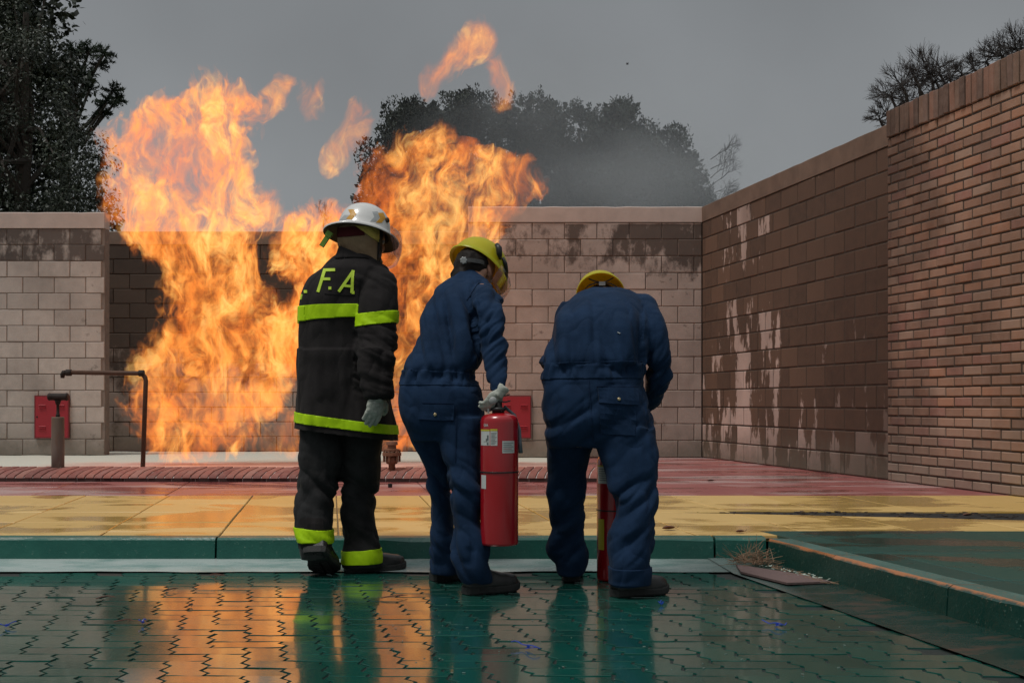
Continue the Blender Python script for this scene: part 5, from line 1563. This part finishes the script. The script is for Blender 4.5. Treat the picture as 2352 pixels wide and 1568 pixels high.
# hair
mb = MB(); R3 = MH2.to_3x3()
mb.ell(MH2 @ Vector((-0.022, 0, 0.018)), (1, 1, 1), R3 @ Matrix.Diagonal(Vector((0.090, 0.084, 0.098))), 20, 14)
mb.ell(MH2 @ Vector((-0.045, 0, -0.05)), (1, 1, 1), R3 @ Matrix.Diagonal(Vector((0.058, 0.068, 0.06))), 18, 12)
me = remesh(mb, 0.007, 2); displace(me, lambda c, n_: 0.006 * mnoise.noise(c * 45)); place_mesh('hair', me, M_hair, P2)
mb = MB(); ec = pt(1124, 621, 5.735); mb.ell(ec, (0.010, 0.012, 0.030), Matrix.Rotation(R(-12), 3, 'Y')); mb.ell(ec + Vector((-0.004, 0.002, -0.022)), (0.008, 0.010, 0.012)); me = remesh(mb, 0.004, 1); place_mesh('ear', me, M_skin, b2)
sh2, M2 = helmet(P2, pt(1097, 614, 5.82), (0.45, 0.52, 0.70), (0.74, 0.25, -0.62), 0.142, 0.122, 0.135, M_yhel, M_yin, (0.006, 0.035, 0.012), M_yin)
kc = pt(1065, 598, 5.675)
mb = MB(); dn = Vector((-0.1, -1, -.1)).normalized(); u_ = Vector((1, 0, 0)); v_ = Vector((0, 0, 1))
ringf = lambda r_, o_: [kc + dn * o_ + (u_ * math.cos(2 * math.pi * k / 28) + v_ * math.sin(2 * math.pi * k / 28)) * (r_ * (1.0 if k % 4 < 2 else 0.84)) for k in range(28)]
mb.rings([ringf(0.017, -0.008), ringf(0.018, 0.002), ringf(0.014, 0.006)]); mb.obj('ratchet_knob', M_greyp, sh2)
mb = MB(); mb.rings([[pt(x, y - 4.5, d), pt(x, y + 4.5, d), pt(x + 1, y + 4.5, d + .01), pt(x + 1, y - 4.5, d + .01)] for x, y, d in ((1068, 597, 5.672), (1080, 597, 5.672), (1092, 599, 5.678), (1104, 601, 5.69), (1112, 604, 5.71))]); mb.obj('nape_strap', plain('dark_grey_strap', (0.07, 0.07, 0.068), 0.5, 0.3, 30), sh2)
# goggles / face guard pushed over the helmet's front
mb = MB()
mb.tube([pt(1141, 562, 5.76), pt(1146, 570, 5.74), pt(1147, 583, 5.74), pt(1150, 596, 5.75)], [0.011, 0.015, 0.014, 0.006], 10)
mb.tube([pt(1154, 592, 5.78), pt(1160, 606, 5.78), pt(1163, 622, 5.80), pt(1163, 640, 5.84), pt(1158, 655, 5.88)], [0.008, 0.012, 0.010, 0.008, 0.005], 10)
mb.obj('face_guard_clip', M_dark, sh2, True)
mb = MB(); rings = []
for i in range(6):
    z_ = -0.005 - i * 0.022
    rings.append([M2 @ Vector((0.190 * math.cos(a), 0.150 * math.sin(a), z_)) for a in [R(72) * (k / 10 * 2 - 1) for k in range(11)]])
mb.rings(rings, cap=False, closed=False); vz = mb.obj('visor', M_visor, sh2, True); sm_ = vz.modifiers.new('thickness', 'SOLIDIFY'); sm_.thickness = 0.002
boot(P2, gpt(1073, 1364, 0.0), (0.84, 0.5, 0), L=0.25, W=1.12)
boot(P2, gpt(997, 1333, 0.0), (0.84, 0.5, 0), L=0.235, W=1.1)

# ================= worker bending over
P3 = thing('person', 'worker in navy coverall bent far forward with head down, rightmost of the three', 'person', (pt(1390, 1350, 5.4).x, 5.4, 0))
torso = smooth_secs([(662, 1362, 1424, 5.66, .05), (669, 1336, 1450, 5.64, .09), (682, 1312, 1470, 5.60, .125), (704, 1290, 1489, 5.55, .16), (740, 1270, 1497, 5.49, .185), (790, 1253, 1494, 5.44, .19), (825, 1241, 1487, 5.41, .185), (850, 1239, 1482, 5.39, .172), (875, 1242, 1480, 5.38, .168), (910, 1245, 1485, 5.37, .175), (955, 1249, 1500, 5.36, .178), (1000, 1253, 1507, 5.36, .16), (1026, 1258, 1508, 5.37, .13)])
aR = smooth_secs([(676, 1448, 1488, 5.62, .05), (690, 1452, 1507, 5.57, .07), (720, 1466, 1519, 5.50, .08), (760, 1474, 1532, 5.45, .08), (800, 1482, 1540, 5.43, .074), (837, 1488, 1545, 5.43, .07), (870, 1488, 1538, 5.45, .066), (905, 1480, 1526, 5.50, .06), (938, 1462, 1508, 5.60, .052), (970, 1425, 1468, 5.70, .046), (985, 1410, 1448, 5.73, .043)])
aL = smooth_secs([(690, 1290, 1340, 5.62, .06), (740, 1272, 1318, 5.66, .062), (800, 1272, 1315, 5.74, .055), (860, 1285, 1330, 5.82, .05), (920, 1310, 1355, 5.86, .05), (975, 1345, 1384, 5.82, .045)])
l1 = smooth_secs([(980, 1252, 1388, 5.42, .135), (1021, 1254, 1367, 5.44, .125), (1050, 1257, 1356, 5.46, .115), (1085, 1258, 1349, 5.49, .108), (1128, 1252, 1344, 5.52, .102), (1193, 1260, 1345, 5.56, .095), (1229, 1261, 1350, 5.57, .095), (1258, 1255, 1355, 5.58, .1), (1294, 1271, 1351, 5.59, .092), (1320, 1284, 1337, 5.59, .072)])
l2 = smooth_secs([(980, 1366, 1508, 5.33, .135), (1021, 1370, 1510, 5.31, .13), (1065, 1383, 1511, 5.28, .12), (1098, 1393, 1512, 5.26, .115), (1128, 1395, 1515, 5.24, .112), (1157, 1412, 1509, 5.22, .108), (1199, 1405, 1504, 5.20, .104), (1258, 1397, 1498, 5.18, .102), (1300, 1396, 1495, 5.17, .1), (1343, 1399, 1494, 5.17, .095)])
def f4(c, n_):
    r = picrow(c); x = piccol(c)
    a = 0.0045 * mnoise.noise(c * 9 + Vector((5, 5, 5)))
    if r < 835 and x < 1480: a += 0.024 * (ridge(c.x * 8 + 3 + c.z * .6, c.y * 0.6, c.z * 0.8 + 4) - 0.66) * min(1, max(0.1, (r - 665) / 90))
    if x < 1487: a += math.exp(-((r - 848) / 19) ** 2) * (-0.011 + 0.022 * (ridge(c.x * 15, c.y * 10, c.z * 5) - 0.4))
    if x > 1478 and r < 940:
        a += 0.014 * (0.3 + math.exp(-((r - 850) / 50) ** 2)) * (ridge(c.x * 5, c.y * 5, c.z * 9 - c.x * 9) - 0.66)
    if r > 880:
        k = 1.0 if x > 1372 else 0.6
        w = 0.25 + k * math.exp(-((r - 1140) / 38) ** 2) + 0.75 * math.exp(-((r - 1235) / 45) ** 2) + 0.5 * math.exp(-((r - 960) / 50) ** 2)
        a += 0.017 * w * (ridge(c.x * 4, c.y * 4, c.z * 7 - c.x * 5 + 2) - 0.66)
    return a
cv3, cpy3, bv3 = coverall(P3, torso, [aR, aL], [l1, l2], f4, None)
hc3 = pt(1385, 712, 5.90)
b3, MH3 = tube_body(P3, torso, [aR, aL], [l1, l2], hc3, (0.02, 0.55, -0.84), (0.0, 0.84, 0.50), [pt(1390, 700, 5.62), pt(1388, 688, 5.74), hc3])
band('waistband', cpy3, M_navy, cv3, [zplane(1238, 870, 1486, 868, 5.2), zplane(1238, 832, 1486, 826, 5.2, False)], lambda c: piccol(c) < 1474 and c.y < 5.42, 0.0035)
patch('pocket_flap', bv3, [(1372, 890), (1463, 892), (1464, 930), (1376, 926)], M_navy, cv3, 0.011, 8, 4)
patch('pocket', bv3, [(1376, 926), (1462, 930), (1458, 1000), (1380, 996)], M_navy, cv3, 0.005, 8, 6)
q = onto(bv3, 1420, 918, 0.012)
mb = MB(); mb.tube([q[0], q[0] + q[1] * 0.003, q[0] + q[1] * 0.004], [0.0075, 0.007, 0.004], 12); mb.obj('snap', M_brass, cv3, True)
for q_ in (stroke(1370, 887, 1466, 889, 1.6), stroke(1352, 872, 1362, 1010, 1.8), stroke(1486, 712, 1510, 692, 1.8)): patches('seam', bv3, [q_], M_navyd, cv3, 0.004, 8)
band('hem', cpy3, M_navy, cv3, [zplane(1390, 1345, 1500, 1345, 5.1), zplane(1390, 1306, 1500, 1306, 5.1, False)], lambda c: piccol(c) > 1380, 0.006)
patches('lint', bv3, [stroke(1418, 763.5, 1424, 766, 1.6)], M_silv, cv3, 0.004, 3)
mb = MB(); R3 = MH3.to_3x3()
mb.ell(MH3 @ Vector((-0.02, 0, 0.03)), (1, 1, 1), R3 @ Matrix.Diagonal(Vector((0.096, 0.088, 0.10))), 20, 14)
me = remesh(mb, 0.007, 2); displace(me, lambda c, n_: 0.005 * mnoise.noise(c * 45)); place_mesh('hair', me, M_hair, P3)
sh3, M3 = helmet(P3, pt(1379, 675, 5.80), (0.0, 0.93, 0.42), (0.02, 0.42, -0.91), 0.103, 0.110, 0.145, M_yhel, M_yin, (0.006, 0.03, 0.008), M_yin)
# suspension straps inside
for row in ([(1340, 668), (1352, 655), (1368, 650), (1386, 649), (1402, 651), (1416, 658), (1424, 668)], [(1352, 640), (1364, 645), (1380, 649)], [(1410, 637), (1400, 643), (1388, 648)]):
    mb = MB(); mb.rings([[pt(x, y - 1.8, 5.775), pt(x, y + 1.8, 5.775), pt(x, y + 1.8, 5.781), pt(x, y - 1.8, 5.781)] for x, y in row]); mb.obj('suspension_strap', M_inner, sh3)
mb = MB(); mb.box(pt(1383, 651, 5.765), (0.030, 0.006, 0.018)); mb.obj('ratchet_knob', M_greyp, sh3)
boot(P3, gpt(1414, 1369, 0.0), (0.90, 0.42, 0), L=0.25, W=1.2)
boot(P3, gpt(1312, 1334, 0.0), (0.08, 1.0, 0), L=0.28)

# ================= extinguishers
M_exr = plain('extinguisher_red_enamel', (0.33, 0.005, 0.009), 0.26, 0.10, 12, 0.04, 0.001, Coat_Weight=0.6, Coat_Roughness=0.12)
M_label = plain('white_label', (0.50, 0.52, 0.50), 0.5, 0.06, 40)
M_labely = plain('yellow_label_band', (0.50, 0.42, 0.03), 0.5, 0.06, 40)
M_ink = plain('grey_ink', (0.10, 0.11, 0.11), 0.6, 0.2, 40)
M_steel = plain('valve_steel', (0.45, 0.45, 0.43), 0.3, 0.1, 30, Metallic=0.8)
def extinguisher(label, c, r, h, tilt=None):
    """c: centre of the bottom; the labels face the camera"""
    e = thing('fire_extinguisher', label, 'extinguisher', c)
    X, Y, Z = c
    mb = MB(); mb.lathe([(r * .90, 0.0), (r * .99, 0.003), (r, 0.012), (r, h * 0.93), (r * .985, h * .955), (r * .93, h * .975), (r * .78, h * .992), (r * .5, h * 1.003), (r * .3, h * 1.006), (r * 0.28, h * 1.01)], c, 48)
    cyl = mb.obj('cylinder', M_exr, e, True)
    mb = MB(); mb.lathe([(r + .0005, h * .553), (r + .003, h * .555), (r + .003, h * .562), (r + .0005, h * .564)], c, 48); mb.obj('rubber_band', M_dark, e)
    def wrap(u0, u1, v0, v1, mat, name, off=0.0008, par=None):
        """u in radii from the axis (arc), v height"""
        n_ = max(2, int((u1 - u0) / 0.08)); mb_ = MB()
        vs = []
        for v_ in (v0, v1):
            for i in range(n_ + 1):
                a = u0 + (u1 - u0) * i / n_
                vs.append((X + (r + off) * math.sin(a), Y - (r + off) * math.cos(a), Z + v_))
        mb_.add(vs, [(i, i + 1, n_ + 2 + i, n_ + 1 + i) for i in range(n_)])
        return mb_.obj(name, mat, par or e)
    return e, wrap, (X, Y, Z, r, h)
def text_wrap(s, size, e, X, Y, Z, r, u, v, mat, off=0.0015, name='lettering'):
    cu = bpy.data.curves.new('t', 'FONT'); cu.body = s; cu.size = size; cu.offset = size * 0.02; cu.resolution_u = 3; cu.fill_mode = 'FRONT'
    o = bpy.data.objects.new('t', cu); scene.collection.objects.link(o)
    dg = bpy.context.evaluated_depsgraph_get(); m_ = bpy.data.meshes.new_from_object(o.evaluated_get(dg))
    vs = []
    for w in m_.vertices:
        a = u + w.co.x / r
        vs.append((X + (r + off) * math.sin(a), Y - (r + off) * math.cos(a), Z + v + w.co.y))
    fs = [tuple(p_.vertices) for p_ in m_.polygons]
    bpy.data.objects.remove(o)
    return obj(name, vs, fs, mat, e)
De = 5.20
er = 43.5 * De / F
ec_ = pt(1147, 1250, De); ec_.y = De
eh = (1250 - 950) * De / F
e1, wrap, (X, Y, Z, r, h) = extinguisher('large red fire extinguisher hanging from the stooping worker\'s gloved hand', ec_, er, eh)
ux = lambda x: math.asin(max(-1, min(1, (x - 1147) / 43.8)))
vz_ = lambda y: (1250 - y) * De / F
lab1 = wrap(ux(1127), ux(1143), vz_(1021.5), vz_(984), M_label, 'label')
wrap(ux(1127), ux(1143), vz_(988.5), vz_(984), M_labely, 'label_band', 0.0014, lab1)
lab0 = wrap(-1.25, ux(1125.5), vz_(1021.5), vz_(985), M_label, 'label')
wrap(-1.25, ux(1125.5), vz_(989), vz_(985), M_labely, 'label_band', 0.0014, lab0)
for i in range(9):
    wrap(ux(1128.5), ux(1141.5 - (i % 3) * 2.2), vz_(992.5 + i * 3.1 + 1.0), vz_(992.5 + i * 3.1), M_ink, 'print_line', 0.0016, lab1)
for (a, b, c_, d_) in ((1119.5, 1123, 1010, 998), (1117, 1119, 1012, 1006), (1112, 1124, 1013, 1012.2), (1119, 1123, 1020, 1015)):
    wrap(ux(a), ux(b), vz_(c_), vz_(d_), M_ink, 'pictogram', 0.0016, lab0)
lab2 = wrap(ux(1154), ux(1181), vz_(1038.5), vz_(1011), M_label, 'label')
for i in range(5):
    wrap(ux(1156), ux(1179 - (i % 2) * 4), vz_(1015 + i * 4.4 + 1.2), vz_(1015 + i * 4.4), M_ink if i != 3 else M_hatch, 'print_line', 0.0016, lab2)
wrap(-1.2, ux(1117), vz_(1120), vz_(1089), M_label, 'label')
text_wrap('GIA', 8.5 * De / F, e1, X, Y, Z, r, ux(1112), vz_(978), M_label)
def valve_head(e, X, Y, Z, r, h, s=1.0):
    mb = MB(); mb.lathe([(0.026, h * 1.0), (0.026, h + 0.012), (0.032, h + 0.014), (0.032, h + 0.026), (0.018, h + 0.028), (0.016, h + 0.05)], (X, Y, Z), 18)
    mb.obj('valve', M_dark, e, True)
    mb = MB(); mb.tube([(X - .055, Y, Z + h + .035), (X - 0.02, Y, Z + h + .040), (X + 0.01, Y, Z + h + .036)], [0.009, 0.011, 0.011], 10); mb.box((X - 0.042, Y - .004, Z + h + 0.018), (0.008, 0.008, 0.032)); mb.obj('outlet', M_steel, e)
    mb = MB(); mb.rings([[Vector((x, Y - .012, z)), Vector((x, Y + .012, z)), Vector((x, Y + .012, z + .006)), Vector((x, Y - .012, z + .006))] for x, z in ((X - .03, Z + h + .048), (X + 0.0, Z + h + .05), (X + .03, Z + h + .047), (X + .052, Z + h + .052))]); mb.obj('carry_handle', M_dark, e)
    mb = MB(); mb.rings([[Vector((x, Y - .010, z)), Vector((x, Y + .010, z)), Vector((x, Y + .010, z + .005)), Vector((x, Y - .010, z + .005))] for x, z in ((X - .03, Z + h + .060), (X + 0.01, Z + h + .070), (X + .05, Z + h + .080))]); mb.obj('lever', M_dark, e)
    mb = MB(); g = (X - 0.022, Y - 0.03, Z + h + 0.056); mb.tube([(g[0], g[1] + .02, g[2]), (g[0], g[1], g[2]), (g[0], g[1] - .004, g[2])], [0.014, 0.017, 0.014], 14); mb.obj('gauge', M_greyp, e, True)
valve_head(e1, X - 0.005, Y, Z, r, h)
# hose down the right side
mb = MB(); hx = X + r + 0.004
mb.tube([(X + 0.02, Y + .03, Z + h + .03), (X + r * .8, Y + 0.02, Z + h * .99), (hx + .001, Y, Z + h * .88), (hx + 0.003, Y - 0.005, Z + h * .78), (hx + .006, Y - 0.005, Z + h * .70)], [0.007, 0.007, 0.007, 0.008, 0.010], 8)
mb.obj('hose', plain('grey_hose', (0.10, 0.12, 0.14), 0.5, 0.3, 30), e1, True)
# gloved hand on the handle
hand(P2, pt(1149, 899, 5.20), (-0.62, -0.10, -0.78), (0.55, -0.80, -0.25), 0.66, -1, 0.80, 0.03, cuff=False)
hand(P2, pt(1035, 880, 6.06), (0.3, 0.8, -0.4), (0, -0.3, 1), 0.5, 1, 1.0)
De2 = 5.66
v2 = gpt(1409, 1331, 0.0); c2_ = Vector(((1410 - 1176) * De2 / F, De2, 0.0))
e2, wrap2, (X, Y, Z, r, h) = extinguisher('red fire extinguisher standing on the ground between the bent worker\'s legs', c2_, er * 0.98, (1333 - 1046) * De2 / F)
l3 = wrap2(-1.25, -0.1, (1333 - 1111) * De2 / F, (1333 - 1070) * De2 / F, M_label, 'label'); wrap2(-1.25, -0.1, (1333 - 1073) * De2 / F, (1333 - 1070) * De2 / F, M_labely, 'label_band', 0.0014, l3)
for i in range(6): wrap2(-1.1, -0.3, (1333 - 1079 - i * 5) * De2 / F, (1333 - 1077.5 - i * 5) * De2 / F, M_ink, 'print_line', 0.0016, l3)
wrap2(-1.2, -0.68, (1333 - 1262) * De2 / F, (1333 - 1192) * De2 / F, M_labely, 'label')
valve_head(e2, X, Y, Z, r, h)
hand(P3, pt(1428, 988, 5.72), (-0.5, 0.1, -0.8), (0.6, 0.5, -0.3), 0.9, -1, 1.0, 0.02)
hand(P3, pt(1365, 984, 5.80), (0.5, -0.1, -0.8), (-0.6, 0.6, -0.3), 0.9, 1, 1.0, 0.02)
# ------------------------------------------------------------------ small things on the ground
M_blue = plain('blue_plastic', (0.01, 0.05, 0.42), 0.4, 0.2, 40)
M_straw = plain('dry_straw', (0.22, 0.14, 0.085), 0.85, 0.4, 30)
M_leafd = plain('dead_leaf', (0.12, 0.05, 0.035), 0.8, 0.4, 40)
def tie(label, x, y, ln, seed):
    rg = random.Random(seed); c = gpt(x, y, 0.004); s = ln * c.y / F
    mb = MB()
    pts_ = [c + Vector((s * (u - .5), s * 0.5 * math.sin(u * 4 + seed), 0.006 + 0.010 * abs(math.sin(u * 5 + seed)))) for u in [i / 8 for i in range(9)]]
    mb.tube(pts_, 0.0018, 5); mb.box(c + Vector((s * .1, 0, .006)), (0.010, 0.006, 0.006))
    mb.tube([c, c + Vector((s * .35, -s * .25, .008))], 0.0016, 4)
    tag(mb.obj('cable_tie', M_blue), label, 'cable tie', 'blue plastic ties lying on the paving')
tie('blue plastic tie on the wet paving below the extinguisher', 1207, 1488, 66, 1)
tie('blue plastic tie on the dark green paving at the right', 1780, 1436, 50, 2)
tie('blue plastic tie at the left edge of the paving', 12, 1438, 40, 3)
tie('short blue plastic tie in the flame reflection', 327, 1431, 14, 4)
tie('short blue plastic tie right of the bent worker\'s boot', 1518, 1388, 14, 5)
def twig(label, x, y, ln, ang, seed, z=0.003):
    rg = random.Random(seed); c = gpt(x, y, z); s = ln * c.y / F; d = Vector((math.cos(ang), math.sin(ang), 0))
    mb = MB(); mb.tube([c + d * s * (u - .5) + Vector((0, 0.012 * math.sin(u * 5 + seed), 0.004 + 0.006 * math.sin(u * 3))) for u in (0, .25, .5, .75, 1)], [0.0025, 0.003, 0.0025, 0.002, 0.001], 5)
    mb.tube([c + d * s * .1, c + d * s * .3 + Vector((0, s * .15, 0.008))], 0.0014, 4)
    tag(mb.obj('twig', M_leafd), label, 'twig', 'twigs lying on the wet paving')
twig('thin twig at the top of the flame reflection', 500, 1322, 40, -0.2, 1)
twig('bent twig right of the firefighter on the paving', 905, 1372, 70, 0.6, 2)
twig('curved twig in the middle of the flame reflection', 395, 1356, 30, 0.8, 3)
twig('dark twig at the left side of the flame reflection', 286, 1428, 44, 0.05, 4)
twig('small twig near the bottom of the flame reflection', 438, 1392, 18, 1.1, 5)
twig('twig on the paving at the far left', 245, 1374, 46, 0.5, 6)
# curled dead leaves on the yellow floor
def leaf(label, x, y, s, z, seed):
    c = gpt(x, y, z); rg = random.Random(seed); mb = MB(); vs = []; n1, n2 = 8, 4
    for i in range(n1 + 1):
        u = i / n1; w = math.sin(u * math.pi) ** 0.7 * s * 0.35
        for j in range(n2 + 1):
            v = j / n2 - .5
            vs.append(c + Vector(((u - .5) * s, v * 2 * w, 0.006 + abs(v) * w * 1.3 + 0.3 * s * (u - .4) ** 2)))
    mb.add(vs, [(i * (n2 + 1) + j, i * (n2 + 1) + j + 1, (i + 1) * (n2 + 1) + j + 1, (i + 1) * (n2 + 1) + j) for i in range(n1) for j in range(n2)])
    mb.tube([c + Vector((s * .5, 0, .01)), c + Vector((s * .75, 0.01, .02))], 0.0015, 4)
    tag(mb.obj('dead_leaf', M_leafd), label, 'leaf', 'dead leaves on the painted floor')
leaf('curled reddish dead leaf on the yellow floor near the kerb', 1536, 1217, 0.075, PZ, 1)
leaf('dead leaf lying by the open channel at the right', 2222, 1186, 0.06, PZ, 2)
leaf('dead leaf on the yellow floor above the kerb corner', 1700, 1224, 0.05, PZ, 3)
leaf('small dark dead leaf on the red floor', 1632, 1106, 0.07, PZ, 4)
# straw caught in the kerb corner
mb = MB(); rg = random.Random(4)
for i in range(170):
    b = Vector((1.19 + rg.gauss(0, .055), 6.05 + rg.gauss(0, .05), 0.02 + abs(rg.gauss(0, .018))))
    d = Vector((rg.gauss(.25, 1), rg.gauss(-.2, .6), abs(rg.gauss(0, .38)))).normalized() * rg.uniform(.03, .13)
    mb.tube([b, b + d * .5 + Vector((0, 0, rg.uniform(-.004, .01))), b + d], [0.0016, 0.0014, 0.0007], 3, cap=False)
for i in range(9):
    b = Vector((1.20 + rg.gauss(0, .02), 6.08, 0.04)); d = Vector((rg.gauss(0.1, .3), 0, 1)).normalized() * rg.uniform(.07, .13)
    mb.tube([b, b + d * .6, b + d + Vector((rg.gauss(0, .02), 0, 0))], [0.002, 0.0016, 0.0008], 3, cap=False)
for i in range(70):
    u = rg.random(); b = Vector((1.27 + u * .16 + rg.gauss(0, .01), 6.0 - u * .62 + rg.gauss(0, .02), 0.018)); a = rg.uniform(0, 3)
    d = Vector((math.cos(a), math.sin(a), .1)) * rg.uniform(.015, .05); mb.tube([b, b + d], [0.002, 0.0012], 3, cap=False)
tag(mb.obj('straw_heap', M_straw), 'heap of dry straw caught in the kerb corner', 'straw', kind='stuff')
mb = MB()
M_chip = plain('pale_paint_chip', (0.45, 0.55, 0.48), 0.6, 0.2, 30)
for i in range(34):
    u = rg.random(); c = Vector((1.24 + u * .20 + rg.gauss(0, .018), 6.02 - u * .55 + rg.gauss(0, .02), 0.02)); mb.box(c, (rg.uniform(.006, .02), rg.uniform(.004, .012), .003), Matrix.Rotation(rg.uniform(0, 3), 3, 'Z') @ Matrix.Rotation(rg.gauss(0, .3), 3, 'X'))
tag(mb.obj('paint_flakes', M_chip), 'pale flakes of paint scattered along the side gutter', 'paint flakes', kind='stuff')
# old board over the gutter
cs = [gpt(1702, 1316, .012), gpt(1808, 1342, .012), gpt(1910, 1339, .012), gpt(1838, 1322, .012), gpt(1690, 1299, .012)]
mb = MB(); mb.prism([(c.x, c.y) for c in cs], 0.012, 0.021)
tw = NT('weathered_board'); p = tw.pos(); nz = tw.noise(tw.vmul(p, (3, 14, 1)), 8, 4, 0.7)
tw.bsdf(tw.mix(nz, (0.05, 0.03, 0.028), (0.20, 0.13, 0.12)), 0.7, tw.bump(nz, 0.6, 0.006))
tag(mb.obj('wooden_board', tw.m), 'weathered dark wooden board lying across the side gutter', 'board')
# pale flakes of foam residue on paving
mb = MB()
for i in range(70):
    x = rg.uniform(900, 2000); y = rg.uniform(1380, 1560); c = gpt(x, y, 0.0015); a = rg.uniform(0, 3)
    s_ = rg.uniform(.0015, .005)
    mb.box(c, (s_ * 2, s_, .0012), Matrix.Rotation(a, 3, 'Z'))
tag(mb.obj('grit', plain('wet_grit', (0.16, 0.20, 0.18), 0.6, 0.4, 30)), 'pale grit specks scattered over the wet paving', 'grit', kind='stuff')
